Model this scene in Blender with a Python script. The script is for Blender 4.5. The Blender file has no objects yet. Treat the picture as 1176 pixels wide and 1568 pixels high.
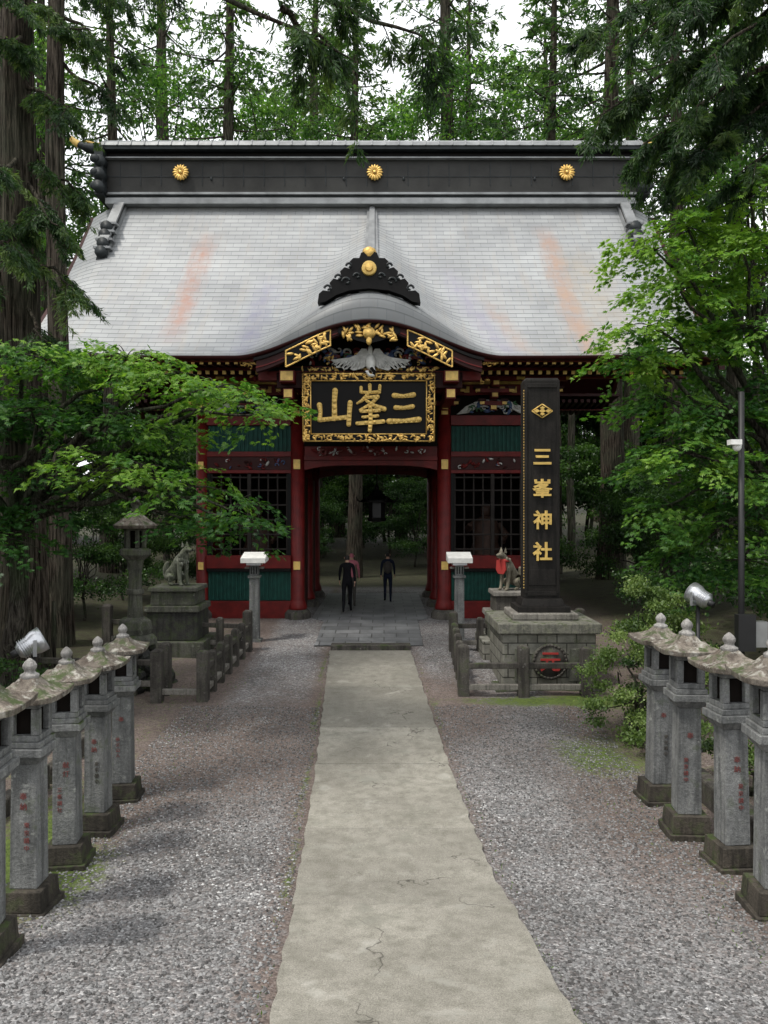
import bpy, math, random
import numpy as np
from mathutils import Vector, Matrix
sc=bpy.context.scene
rng=np.random.default_rng(7); random.seed(7)
D2R=math.radians
# ------------------------------------------------------------ nodes helpers
def newmat(name):
    m=bpy.data.materials.new(name); m.use_nodes=True; nt=m.node_tree
    for n in list(nt.nodes): nt.nodes.remove(n)
    out=nt.nodes.new('ShaderNodeOutputMaterial')
    return m,nt,out
class NT:
    def __init__(s,nt): s.nt=nt
    def n(s,t,ins=None,**at):
        nd=s.nt.nodes.new(t)
        for k,v in at.items(): setattr(nd,k,v)
        if ins:
            for k,v in ins.items():
                sock=nd.inputs[k]
                if isinstance(v,bpy.types.NodeSocket): s.nt.links.new(v,sock)
                else: sock.default_value=v
        return nd
    def math(s,op,a,b=0.0,c=None,clamp=False):
        d={0:a,1:b}
        if c is not None: d[2]=c
        return s.n('ShaderNodeMath',d,operation=op,use_clamp=clamp).outputs[0]
    def noise(s,vec,scale,detail=4,rough=.55,dist=0.0):
        return s.n('ShaderNodeTexNoise',{'Vector':vec,'Scale':scale,'Detail':detail,'Roughness':rough,'Distortion':dist}).outputs[0]
    def ramp(s,fac,stops,interp='LINEAR'):
        nd=s.n('ShaderNodeValToRGB',{0:fac}); cr=nd.color_ramp; cr.interpolation=interp
        while len(cr.elements)<len(stops): cr.elements.new(.5)
        for e,(p,c) in zip(cr.elements,stops):
            e.position=p; e.color=(c[0],c[1],c[2],1) if hasattr(c,'__len__') else (c,c,c,1)
        return nd.outputs[0]
    def mix(s,f,a,b,bt='MIX'):
        nd=s.n('ShaderNodeMix',data_type='RGBA',blend_type=bt)
        for i,v in ((0,f),(6,a),(7,b)):
            if isinstance(v,bpy.types.NodeSocket): s.nt.links.new(v,nd.inputs[i])
            else: nd.inputs[i].default_value=v if not hasattr(v,'__len__') or len(v)==4 else (*v,1)
        return nd.outputs[2]
    def bump(s,h,st=.5,dist=.02,normal=None):
        d={'Height':h,'Strength':st,'Distance':dist}
        if normal: d['Normal']=normal
        return s.n('ShaderNodeBump',d).outputs[0]
    def coord(s,kind='Object'): return s.n('ShaderNodeTexCoord').outputs[kind]
    def mapping(s,v,scale=(1,1,1),loc=(0,0,0)):
        return s.n('ShaderNodeMapping',{'Vector':v,'Scale':scale,'Location':loc}).outputs[0]
def princ(T,out,col,rough=.6,metal=0.0,normal=None,spec=None):
    d={'Base Color':col if isinstance(col,bpy.types.NodeSocket) else (*col[:3],1),'Roughness':rough,'Metallic':metal}
    if normal: d['Normal']=normal
    if spec is not None: d['Specular IOR Level']=spec
    p=T.n('ShaderNodeBsdfPrincipled',d); T.nt.links.new(p.outputs[0],out.inputs[0]); return p
def rvec(T):
    c=T.coord(); oi=T.n('ShaderNodeObjectInfo').outputs['Random']
    off=T.math('MULTIPLY',oi,37.0)
    cmb=T.n('ShaderNodeCombineXYZ',{0:off,1:off,2:off}).outputs[0]
    return T.n('ShaderNodeVectorMath',{0:c,1:cmb},operation='ADD').outputs[0]
def simple(name,col,rough=.5,metal=0.0,var=.25,scale=3,bump=.0,bscale=40,spec=None):
    m,nt,out=newmat(name);T=NT(nt);v=rvec(T)
    n=T.noise(v,scale,4)
    f=T.ramp(n,[(.3,1-var),(.7,1+var*.6)])
    c=T.mix(1.0,(*col,1),f,'MULTIPLY')
    nn=T.bump(T.noise(v,bscale,2),bump,.01) if bump else None
    princ(T,out,c,rough,metal,nn,spec); return m
def stone(name,light,dark,lichen=None,lam=.45,moss=0.0,scale=2.5,rough=.85,bump=.5,spec=.3):
    m,nt,out=newmat(name);T=NT(nt);v=rvec(T)
    a=T.noise(v,scale,5,.65); b=T.noise(v,scale*14,3,.7); g=T.noise(v,150,0,.5)
    c=T.mix(T.ramp(a,[(.32,0),(.68,1)]),dark,light)
    c=T.mix(.6,c,T.ramp(b,[(.3,.5),(.7,1.25)]),'MULTIPLY')
    c=T.mix(.5,c,T.ramp(g,[(.25,.6),(.75,1.3)]),'MULTIPLY')
    oi=T.n('ShaderNodeObjectInfo').outputs['Random']
    c=T.mix(1.0,c,T.ramp(oi,[(0,.78),(1,1.15)]),'MULTIPLY')
    st=T.noise(T.mapping(v,(9,9,.7)),1.6,3,.6)
    c=T.mix(T.ramp(st,[(.46,0),(.66,.7)]),c,tuple(x*.45 for x in dark))
    if lichen: c=T.mix(T.ramp(T.noise(v,9,4,.7),[(lam,0),(lam+.12,.85)]),c,lichen)
    if moss:
        nz=T.n('ShaderNodeSeparateXYZ',{0:T.n('ShaderNodeNewGeometry').outputs['Normal']}).outputs[2]
        mk=T.math('MULTIPLY',T.ramp(T.noise(v,5,4,.7),[(.62-moss*.35,0),(.72-moss*.35,1)]),T.math('MULTIPLY_ADD',nz,.6,.4,clamp=True))
        c=T.mix(mk,c,(.045,.065,.02))
    nb=T.bump(b,bump,.02)
    princ(T,out,c,rough,0,nb,spec); return m
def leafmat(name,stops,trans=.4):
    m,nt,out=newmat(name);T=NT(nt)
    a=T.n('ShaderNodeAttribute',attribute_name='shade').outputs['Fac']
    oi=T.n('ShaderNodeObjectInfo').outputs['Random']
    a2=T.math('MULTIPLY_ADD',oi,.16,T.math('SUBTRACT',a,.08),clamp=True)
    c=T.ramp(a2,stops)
    d=T.n('ShaderNodeBsdfDiffuse',{'Color':c})
    tc=T.mix(1.0,c,(1.5,1.6,.8,1),'MULTIPLY')
    t=T.n('ShaderNodeBsdfTranslucent',{'Color':tc})
    mx=T.n('ShaderNodeMixShader',{0:trans,1:d.outputs[0],2:t.outputs[0]})
    gl=T.n('ShaderNodeBsdfGlossy',{'Color':(1,1,1,1),'Roughness':.45})
    m2=T.n('ShaderNodeMixShader',{0:.025,1:mx.outputs[0],2:gl.outputs[0]})
    nt.links.new(m2.outputs[0],out.inputs[0]); return m
# ------------------------------------------------------------ materials
M={}
M['granite']=stone('granite_lantern',(.245,.25,.245),(.115,.12,.12),(.29,.30,.28),.6,.14)
M['granite_roof']=stone('granite_weathered',(.28,.25,.21),(.085,.066,.052),(.36,.35,.31),.54,.30)
M['granite_dark']=stone('granite_dark_base',(.085,.073,.058),(.028,.025,.02),None,.5,.3)
M['oldstone']=stone('old_mossy_stone',(.15,.15,.125),(.06,.062,.05),(.22,.23,.19),.6,.4)
M['fence']=stone('fence_stone',(.125,.115,.10),(.045,.04,.035),(.25,.24,.22),.63,.22)
M['fence_light']=stone('fence_stone_light',(.30,.28,.25),(.17,.16,.14),None,.6,.1)
M['rock']=stone('dark_rock',(.07,.07,.065),(.025,.025,.023),None,.5,.4)
M['slate']=stone('stele_slate',(.026,.023,.021),(.012,.011,.010),None,.5,0,bump=.15,rough=.6,spec=.2)
M['ped']=stone('pedestal_ashlar',(.28,.27,.23),(.12,.12,.1),(.2,.2,.15),.5,.3)
M['finial']=stone('finial_pale',(.42,.41,.39),(.20,.19,.18),None,.5,.1)
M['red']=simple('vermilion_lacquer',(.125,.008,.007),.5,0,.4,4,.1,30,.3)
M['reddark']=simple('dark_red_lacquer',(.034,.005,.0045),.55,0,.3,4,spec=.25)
M['teal']=simple('teal_paint',(.007,.055,.043),.6,0,.35,6,spec=.25)
M['black']=simple('black_lacquer',(.006,.0055,.0055),.5,0,.2,3,spec=.15)
M['lattice']=simple('lattice_wood',(.02,.016,.014),.6,0,.3,3,spec=.2)
M['gold']=simple('gold_leaf',(.78,.51,.15),.42,.55,.4,14,.5,45)
M['goldflat']=simple('gold_paint',(.74,.50,.14),.5,.1,.25,8)
M['white']=simple('white_paint',(.70,.70,.67),.6,0,.15,8)
M['crane']=simple('crane_plaster',(.46,.46,.44),.7,0,.3,12)
M['blue']=simple('blue_paint',(.05,.09,.2),.5,0,.3,10)
M['green']=simple('green_paint',(.04,.12,.05),.5,0,.3,10)
M['redp']=simple('red_engraving',(.17,.05,.045),.8,0,.4,30)
M['ridgewood']=simple('ridge_dark_copper',(.028,.028,.026),.55,.0,.4,1.5,.2,10,.25)
M['ridgemetal']=simple('ridge_pale_metal',(.25,.26,.265),.45,.2,.35,2.5,.2,12)
M['tile']=simple('dark_tile',(.022,.027,.029),.5,.1,.4,5,.2,15,.3)
M['silver']=simple('silver_metal',(.5,.51,.53),.3,.8,.15,6)
M['darkmetal']=simple('dark_metal',(.014,.014,.015),.5,.2,.2,6)
M['glass']=simple('lens_glass',(.3,.32,.35),.1,.2,.1,6)
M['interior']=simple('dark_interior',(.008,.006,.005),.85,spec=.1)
M['oldwood']=simple('guardian_wood',(.05,.025,.016),.7,0,.4,6)
M['skin']=simple('skin',(.45,.27,.19),.6,0,.08)
M['hair']=simple('black_hair',(.012,.010,.010),.5,0,.2,30)
M['cloth_black']=simple('black_cloth',(.009,.009,.011),.9,0,.2,10,.3,30,.1)
M['cloth_navy']=simple('navy_cloth',(.014,.018,.034),.9,0,.2,10,.3,30,.1)
M['cloth_grey']=simple('grey_cloth',(.05,.045,.04),.9,0,.2,10,.3,30)
M['pink']=simple('pink_cloth',(.45,.14,.18),.9,0,.2,10)
M['wolf']=stone('wolf_stone',(.22,.23,.18),(.08,.09,.065),(.27,.28,.24),.55,.35,scale=5)
M['wolf2']=stone('wolf_stone_tan',(.34,.31,.24),(.16,.14,.10),None,.55,.1,scale=5)
M['bib']=simple('red_cloth',(.36,.03,.025),.8)
def barkmat(name,l,d,green):
    m,nt,out=newmat(name);T=NT(nt);v=rvec(T)
    s=T.noise(T.mapping(v,(11,11,.7)),2.2,5,.7,.5); b=T.noise(v,1.3,4)
    c=T.mix(T.ramp(s,[(.40,0),(.60,1)]),d,l); c=T.mix(T.ramp(b,[(.42,0),(.66,.75)]),c,green)
    c=T.mix(.8,c,T.ramp(s,[(.35,.3),(.6,1.2)]),'MULTIPLY')
    princ(T,out,c,.95,0,T.bump(s,1.0,.10),.1); return m
M['bark']=barkmat('cedar_bark',(.12,.10,.08),(.022,.017,.013),(.08,.085,.06))
M['bark2']=barkmat('maple_bark',(.10,.09,.075),(.035,.03,.025),(.05,.07,.035))
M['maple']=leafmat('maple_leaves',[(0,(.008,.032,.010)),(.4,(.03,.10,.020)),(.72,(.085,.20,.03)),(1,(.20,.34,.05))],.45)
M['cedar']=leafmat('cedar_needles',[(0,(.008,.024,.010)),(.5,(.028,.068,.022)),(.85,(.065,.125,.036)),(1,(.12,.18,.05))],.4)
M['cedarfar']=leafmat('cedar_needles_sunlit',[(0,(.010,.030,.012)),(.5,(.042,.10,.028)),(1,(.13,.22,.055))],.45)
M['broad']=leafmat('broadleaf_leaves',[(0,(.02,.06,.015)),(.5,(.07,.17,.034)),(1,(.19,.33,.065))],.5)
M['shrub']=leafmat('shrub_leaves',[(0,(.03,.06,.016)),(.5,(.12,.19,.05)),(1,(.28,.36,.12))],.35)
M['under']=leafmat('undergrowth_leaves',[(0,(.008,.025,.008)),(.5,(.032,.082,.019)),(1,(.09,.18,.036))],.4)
# roof metal
m,nt,out=newmat('roof_sheet_metal');T=NT(nt);uv=T.n('ShaderNodeUVMap').outputs[0]
br=T.n('ShaderNodeTexBrick',{'Vector':uv,'Color1':(.36,.372,.375,1),'Color2':(.30,.312,.32,1),'Mortar':(.22,.23,.235,1),'Scale':1.0,'Mortar Size':.010,'Mortar Smooth':.5,'Bias':0,'Brick Width':.42,'Row Height':.205})
n1=T.noise(uv,.5,5,.6);n2=T.noise(T.mapping(uv,(3,.35,1)),1.0,4,.65)
sp=T.n('ShaderNodeSeparateXYZ',{0:uv});u,v=sp.outputs[0],sp.outputs[1]
row=T.math('FRACT',T.math('DIVIDE',v,.205))
ln=T.ramp(row,[(0,.35),(.09,.55),(.16,1.0),(.85,1.05),(.93,1.18),(1,.45)])
c=T.mix(.85,br.outputs[0],ln,'MULTIPLY')
c=T.mix(.8,c,T.ramp(n1,[(.3,.74),(.7,1.18)]),'MULTIPLY')
c=T.mix(T.ramp(n2,[(.52,0),(.8,.4)]),c,(.38,.33,.27))
nz=T.noise(uv,2.2,4,.7);nzv=T.noise(T.mapping(uv,(6,1.2,1)),1.0,3,.6)
def streak(u0,w,v0,v1,st,col,c,slope=0):
    du=T.math('ABSOLUTE',T.math('SUBTRACT',u,T.math('MULTIPLY_ADD',v,slope,u0)))
    du=T.math('ADD',du,T.math('MULTIPLY_ADD',nzv,1.3*w,-.65*w))
    a=T.math('SUBTRACT',1.0,T.math('DIVIDE',du,w),clamp=True)
    s0=T.n('ShaderNodeMapRange',{0:v,1:v0,2:v0+1.2,3:0.0,4:1.0}).outputs[0]
    s1=T.n('ShaderNodeMapRange',{0:v,1:v1-1.5,2:v1,3:1.0,4:0.0}).outputs[0]
    f=T.math('MULTIPLY',T.math('MULTIPLY',a,s0),T.math('MULTIPLY',s1,T.math('MULTIPLY_ADD',nz,2.2,-.5,clamp=True)))
    f=T.math('MULTIPLY',f,st,clamp=True)
    return T.mix(f,c,col)
c=streak(-4.75,.42,1.4,7.2,1.3,(.34,.21,.17),c,-.03)
c=streak(5.0,.42,1.0,9,1.3,(.35,.24,.19),c,.05)
c=streak(5.7,1.1,2.0,9,.6,(.38,.32,.24),c,.05)
c=streak(-2.5,.45,3.5,9,1.0,(.24,.24,.31),c,-.07)
c=streak(1.1,.45,3.0,9,1.0,(.27,.26,.32),c,.30)
c=streak(1.6,.35,4.5,9,.9,(.34,.26,.22),c,.30)
# shade on the front of the curled eave, painted into the roof colour
lipshade=T.math('MULTIPLY',T.n('ShaderNodeMapRange',{0:v,1:7.1,2:7.9,3:0.0,4:.72}).outputs[0],T.n('ShaderNodeMapRange',{0:T.math('ABSOLUTE',u),1:2.0,2:3.2,3:1.0,4:0.0}).outputs[0])
c=T.mix(lipshade,c,(.065,.072,.075))
nb=T.bump(row,.35,.02)
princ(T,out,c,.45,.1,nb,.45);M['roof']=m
# path concrete
m,nt,out=newmat('path_concrete');T=NT(nt);v=T.coord()
a=T.noise(v,.8,5,.6);b=T.noise(v,7,4,.65);g=T.noise(v,110,1,.6)
c=T.mix(T.ramp(a,[(.3,0),(.7,1)]),(.18,.17,.145),(.31,.295,.255))
c=T.mix(1.0,c,T.ramp(T.n('ShaderNodeNewGeometry').outputs['Random Per Island'],[(0,.80),(1,1.14)]),'MULTIPLY')
c=T.mix(T.ramp(b,[(.42,0),(.72,.65)]),c,(.13,.125,.10))
c=T.mix(.85,c,T.ramp(g,[(.25,.55),(.75,1.35)]),'MULTIPLY')
c=T.mix(T.ramp(T.noise(v,3.2,4,.6),[(.58,0),(.70,.45)]),c,(.42,.41,.37))
c=T.mix(T.ramp(T.noise(v,1.6,5,.7),[(.54,0),(.66,.5)]),c,(.12,.12,.095))
dv=T.n('ShaderNodeVectorMath',{0:v,1:T.n('ShaderNodeTexNoise',{'Vector':v,'Scale':2.5,'Detail':3.0}).outputs[1]},operation='ADD').outputs[0]
vo=T.n('ShaderNodeTexVoronoi',{'Vector':dv,'Scale':.42},feature='DISTANCE_TO_EDGE').outputs[0]
ck=T.math('MULTIPLY',T.ramp(vo,[(.002,.9),(.0045,0)]),T.ramp(T.noise(v,1.1,2),[(.50,0),(.58,1)]))
c=T.mix(ck,c,(.05,.045,.038))
nb=T.bump(g,.35,.005)
princ(T,out,c,.85,0,nb,.3);M['path']=m
# pavers
m,nt,out=newmat('grey_pavers');T=NT(nt);v=T.coord()
br=T.n('ShaderNodeTexBrick',{'Vector':v,'Color1':(.20,.205,.21,1),'Color2':(.13,.135,.14,1),'Mortar':(.04,.04,.04,1),'Scale':1.0,'Mortar Size':.012,'Brick Width':.6,'Row Height':.42})
c=T.mix(.8,br.outputs[0],T.ramp(T.noise(v,2,5),[(.3,.55),(.7,1.3)]),'MULTIPLY')
princ(T,out,c,.4,0,T.bump(br.outputs['Fac'],-.6,.01));M['paver']=m
# ashlar with joints
m,nt,out=newmat('ashlar_blocks');T=NT(nt);v=T.coord()
s3=T.n('ShaderNodeSeparateXYZ',{0:v});vv=T.n('ShaderNodeCombineXYZ',{0:T.math('ADD',s3.outputs[0],s3.outputs[1]),1:s3.outputs[2],2:0.0}).outputs[0]
br=T.n('ShaderNodeTexBrick',{'Vector':vv,'Color1':(.24,.235,.20,1),'Color2':(.17,.165,.135,1),'Mortar':(.04,.037,.03,1),'Scale':1.0,'Mortar Size':.011,'Brick Width':.36,'Row Height':.21})
c=T.mix(.85,br.outputs[0],T.ramp(T.noise(v,3,5,.7),[(.3,.35),(.7,1.3)]),'MULTIPLY')
c=T.mix(T.ramp(T.noise(v,7,4,.7),[(.55,0),(.66,.75)]),c,(.06,.07,.035))
princ(T,out,c,.9,0,T.bump(br.outputs['Fac'],-.8,.015));M['ashlar']=m
# ground
m,nt,out=newmat('ground_gravel_moss');T=NT(nt);v=T.coord()
vo=T.n('ShaderNodeTexVoronoi',{'Vector':v,'Scale':36.0,'Randomness':1.0});vo2=T.n('ShaderNodeTexVoronoi',{'Vector':v,'Scale':80.0})
vc=T.n('ShaderNodeSeparateColor',{0:vo.outputs['Color']}).outputs[0];vc2=T.n('ShaderNodeSeparateColor',{0:vo2.outputs['Color']}).outputs[0]
gr=T.ramp(T.math('MULTIPLY_ADD',vc2,.4,T.math('MULTIPLY',vc,.6)),[(.12,(.07,.07,.07)),(.5,(.185,.184,.186)),(.8,(.31,.308,.31)),(.97,(.58,.58,.57))])
big=T.noise(v,.6,5,.62)
gr=T.mix(.9,gr,T.ramp(big,[(.34,.55),(.66,1.3)]),'MULTIPLY')
brown=T.n('ShaderNodeAttribute',attribute_name='soil').outputs['Fac'];moss=T.n('ShaderNodeAttribute',attribute_name='moss').outputs['Fac'];forest=T.n('ShaderNodeAttribute',attribute_name='forest').outputs['Fac']
fn=T.noise(v,3.5,4,.7);fn2=T.noise(v,14,4,.7);fnb=T.math('MULTIPLY_ADD',fn2,.5,T.math('MULTIPLY',fn,.5))
def msk(att,w=.12):
    s=T.math('SUBTRACT',T.math('ADD',att,fnb),1.0)
    return T.n('ShaderNodeMapRange',{0:s,1:-w,2:w,3:0.0,4:1.0}).outputs[0]
so=T.mix(T.ramp(fn2,[(.3,0),(.7,1)]),(.085,.058,.048),(.175,.135,.115))
so=T.mix(.6,so,T.ramp(vc2,[(0,.5),(1,1.5)]),'MULTIPLY')
mo=T.mix(T.ramp(fn2,[(.3,0),(.7,1)]),(.05,.078,.018),(.12,.165,.035))
fo=T.mix(T.ramp(fn,[(.35,0),(.65,1)]),(.035,.028,.02),(.055,.062,.028))
c=T.mix(T.math('MULTIPLY',msk(brown,.25),.85),gr,so);c=T.mix(msk(moss),c,mo);c=T.mix(forest,c,fo)
nb=T.bump(T.math('SUBTRACT',1.0,vo.outputs['Distance']),.8,.02)
princ(T,out,c,.85,0,nb,.3);M['ground']=m
# ------------------------------------------------------------ mesh helpers
def link(o,parent=None):
    sc.collection.objects.link(o)
    if parent: o.parent=parent
    return o
def empty(name,loc=(0,0,0),rz=0):
    e=bpy.data.objects.new(name,None);e.location=loc;e.rotation_euler=(0,0,rz);e.empty_display_size=.3
    return link(e)
def npmesh(name,V,F,mats,mi=None,shade=None,smooth=None):
    me=bpy.data.meshes.new(name);V=np.asarray(V,np.float32);F=np.asarray(F,np.int32);k=F.shape[1];n=len(F)
    me.vertices.add(len(V));me.vertices.foreach_set('co',V.ravel())
    me.loops.add(n*k);me.loops.foreach_set('vertex_index',F.ravel())
    me.polygons.add(n);me.polygons.foreach_set('loop_start',np.arange(0,n*k,k,dtype=np.int32))
    for mm in mats: me.materials.append(mm)
    if mi is not None: me.polygons.foreach_set('material_index',np.asarray(mi,np.int32))
    me.polygons.foreach_set('use_smooth',np.ones(n,bool) if smooth is None else np.asarray(smooth,bool))
    if shade is not None:
        a=me.attributes.new('shade','FLOAT','FACE');a.data.foreach_set('value',np.asarray(shade,np.float32))
    me.update();return me
class MB:
    def __init__(s): s.v=[];s.f=[];s.m=[];s.mats=[];s.sm=[]
    def mi(s,k):
        if k not in s.mats:s.mats.append(k)
        return s.mats.index(k)
    def add(s,vs,fs,mat,smooth=False):
        b=len(s.v);s.v+=[tuple(x) for x in vs];i=s.mi(mat)
        for f in fs:s.f.append([b+j for j in f]);s.m.append(i);s.sm.append(smooth)
    def box(s,x0,x1,y0,y1,z0,z1,mat,top=1.0,topy=None):
        cx,cy=(x0+x1)/2,(y0+y1)/2;hx,hy=(x1-x0)/2,(y1-y0)/2;ty=top if topy is None else topy
        vs=[(cx-hx,cy-hy,z0),(cx+hx,cy-hy,z0),(cx+hx,cy+hy,z0),(cx-hx,cy+hy,z0),(cx-hx*top,cy-hy*ty,z1),(cx+hx*top,cy-hy*ty,z1),(cx+hx*top,cy+hy*ty,z1),(cx-hx*top,cy+hy*ty,z1)]
        s.add(vs,[(0,3,2,1),(4,5,6,7),(0,1,5,4),(1,2,6,5),(2,3,7,6),(3,0,4,7)],mat)
    def lathe(s,prof,c,mat,n=16,smooth=True,rot=0,sq=None):
        vs=[];fs=[]
        for r,z in prof:
            for i in range(n):
                a=2*math.pi*i/n+rot;vs.append((c[0]+r*math.cos(a),c[1]+r*math.sin(a),c[2]+z))
        for j in range(len(prof)-1):
            for i in range(n):
                fs.append((j*n+i,j*n+(i+1)%n,(j+1)*n+(i+1)%n,(j+1)*n+i))
        fs.append(tuple(reversed(range(n))));b=(len(prof)-1)*n;fs.append(tuple(b+i for i in range(n)))
        s.add(vs,fs,mat,smooth)
    def cyl(s,p0,p1,r0,r1,mat,n=12,smooth=True):
        p0,p1=Vector(p0),Vector(p1);d=(p1-p0).normalized();u=d.orthogonal().normalized();w=d.cross(u)
        vs=[p0+(u*math.cos(2*math.pi*i/n)+w*math.sin(2*math.pi*i/n))*r0 for i in range(n)]+[p1+(u*math.cos(2*math.pi*i/n)+w*math.sin(2*math.pi*i/n))*r1 for i in range(n)]
        s.add(vs,[(i,(i+1)%n,n+(i+1)%n,n+i) for i in range(n)]+[tuple(reversed(range(n))),tuple(range(n,2*n))],mat,smooth)
    def tube(s,pts,rad,mat,n=10):
        V,Q=tube(pts,rad,n);s.add(V.tolist(),Q.tolist(),mat,True)
        s.add(V[:n].tolist(),[tuple(range(n))],mat);s.add(V[-n:].tolist(),[tuple(range(n))],mat)
    def polyxz(s,pts,y0,y1,mat):
        n=len(pts);vs=[(x,y0,z) for x,z in pts]+[(x,y1,z) for x,z in pts]
        s.add(vs,[tuple(range(n)),tuple(reversed(range(n,2*n)))]+[(i,n+i,n+(i+1)%n,(i+1)%n) for i in range(n)],mat)
    def polyyz(s,pts,x0,x1,mat):
        n=len(pts);vs=[(x0,y,z) for y,z in pts]+[(x1,y,z) for y,z in pts]
        s.add(vs,[tuple(range(n)),tuple(reversed(range(n,2*n)))]+[(i,n+i,n+(i+1)%n,(i+1)%n) for i in range(n)],mat)
    def ell(s,c,r,mat,n=10,rot=None):
        vs=[];fs=[];k=n//2+1
        for j in range(k+1):
            ph=math.pi*j/k-math.pi/2
            for i in range(n):
                a=2*math.pi*i/n;p=Vector((r[0]*math.cos(ph)*math.cos(a),r[1]*math.cos(ph)*math.sin(a),r[2]*math.sin(ph)))
                if rot:p=rot@p
                vs.append((c[0]+p.x,c[1]+p.y,c[2]+p.z))
        for j in range(k):
            for i in range(n):fs.append((j*n+i,j*n+(i+1)%n,(j+1)*n+(i+1)%n,(j+1)*n+i))
        s.add(vs,fs,mat,True)
    def mesh(s,name):
        me=bpy.data.meshes.new(name);me.from_pydata(s.v,[],s.f)
        for k in s.mats:me.materials.append(M[k])
        me.polygons.foreach_set('material_index',s.m);me.polygons.foreach_set('use_smooth',s.sm);me.update()
        import bmesh
        bm=bmesh.new();bm.from_mesh(me);bmesh.ops.recalc_face_normals(bm,faces=bm.faces);bm.to_mesh(me);bm.free()
        return me
    def obj(s,name,parent=None,loc=(0,0,0),rz=0,bevel=0):
        o=bpy.data.objects.new(name,s.mesh(name));o.location=loc;o.rotation_euler=(0,0,rz);link(o,parent)
        if bevel:
            b=o.modifiers.new('bevel','BEVEL');b.width=bevel;b.segments=2;b.limit_method='ANGLE';b.angle_limit=D2R(40)
        return o
def tube(pts,rad,n=8,noise=0):
    P=np.asarray(pts,float);k=len(P);R=np.broadcast_to(np.asarray(rad,float),(k,))
    Tn=np.gradient(P,axis=0);Tn/=np.linalg.norm(Tn,axis=1,keepdims=True)+1e-9
    ref=np.array([0,0,1.]) if abs(Tn[:,2]).mean()<.8 else np.array([1.,0,0])
    U=np.cross(Tn,ref);U/=np.linalg.norm(U,axis=1,keepdims=True)+1e-9;W=np.cross(Tn,U)
    a=np.arange(n)*2*np.pi/n
    rr=R[:,None]*(1+noise*rng.standard_normal((1,n))+noise*.4*rng.standard_normal((k,n)))
    V=P[:,None]+rr[...,None]*(np.cos(a)[None,:,None]*U[:,None]+np.sin(a)[None,:,None]*W[:,None])
    i=np.arange(k-1)[:,None]*n;j=np.arange(n)[None];j2=(j+1)%n
    Q=np.stack([i+j,i+j2,i+n+j2,i+n+j],-1).reshape(-1,4)
    return V.reshape(-1,3),Q
def nrmz(a): return a/(np.linalg.norm(a,axis=-1,keepdims=True)+1e-9)
def leaves(P,Dn,Nn,L,W,droop=.15):
    S=nrmz(np.cross(Dn,Nn));L=L[:,None];W=W[:,None];N2=np.cross(S,Dn)
    a=P;b=P+Dn*L*.45+S*W*.5-N2*L*droop*.2;c=P+Dn*L-N2*L*droop;d=P+Dn*L*.45-S*W*.5-N2*L*droop*.2
    V=np.stack([a,b,c,d],1).reshape(-1,3);Q=np.arange(len(P)*4).reshape(-1,4);return V,Q
class Plant:
    def __init__(s): s.V=[];s.Q=[];s.M=[];s.S=[];s.n=0
    def add(s,V,Q,mi,sh):
        s.V.append(V);s.Q.append(Q+s.n);s.M.append(np.full(len(Q),mi));s.S.append(np.broadcast_to(sh,(len(Q),)));s.n+=len(V)
    def mesh(s,name,mats):
        mi=np.concatenate(s.M)
        return npmesh(name,np.concatenate(s.V),np.concatenate(s.Q),mats,mi,np.concatenate(s.S),mi==0)
def rnd(n,s=1.0): return rng.standard_normal((n,3))*s
# ------------------------------------------------------------ terrain
def sm(a,b,x): t=np.clip((x-a)/(b-a),0,1);return t*t*(3-2*t)
YS=[-60,-10,0,3,4.6,6.95,9.8,13.4,17.2,21,27,36,60,120,400];ZS=[2.2,2.0,1.75,.85,.40,.08,.0,.16,.34,.58,.6,.55,1.5,5,12]
def G(x,y):
    x=np.asarray(x,float);y=np.asarray(y,float)
    z=np.interp(y,YS,ZS);s=np.clip(np.abs(x+.2)-4.3,0,25)*.07*sm(60,30,y)
    return z+s
def pathx(y): return .22-.042*(np.asarray(y,float)-4.6)
def gz(x,y): return float(G(x,y))
xs=np.concatenate([[-400,-200,-100,-60,-40,-28,-20,-15,-12],np.arange(-9,9.01,.125),[12,15,20,28,40,60,100,200,400]])
ys=np.concatenate([[-300,-100,-50,-20,-8,-3,0],np.arange(1.5,20,.125),np.arange(20,40,1.0),[45,50,60,80,120,200,400]])
XX,YY=np.meshgrid(xs,ys);ZZ=G(XX,YY)
near=(np.abs(XX)<10)&(YY>0)&(YY<20)
ZZ=ZZ+np.where(near,.012*np.sin(XX*3.1+YY*1.7)+.01*np.sin(XX*1.3-YY*2.9),0)
nx,ny=len(xs),len(ys);i=np.arange(ny-1)[:,None]*nx;j=np.arange(nx-1)[None]
Q=np.stack([i+j,i+j+1,i+nx+j+1,i+nx+j],-1).reshape(-1,4)
me=npmesh('ground',np.stack([XX,YY,ZZ],-1).reshape(-1,3),Q,[M['ground']])
def bl(cx,cy,rx,ry): return np.exp(-(((XX-cx)/rx)**2+((YY-cy)/ry)**2))
px=pathx(YY)
soil=.36+.5*bl(-1.6,11.5,1.3,2.2)+.5*bl(-2.6,10.5,.9,1.5)+.4*bl(2.6,8.5,.5,2.5)+.25*np.exp(-((XX-px-.95)/.14)**2)*sm(5,9,YY)+.38*np.exp(-((XX-px+.95)/.2)**2)+.55*bl(1.2,13,.8,1.8)+.55*sm(2.55,3.2,np.abs(XX-.05))
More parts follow.
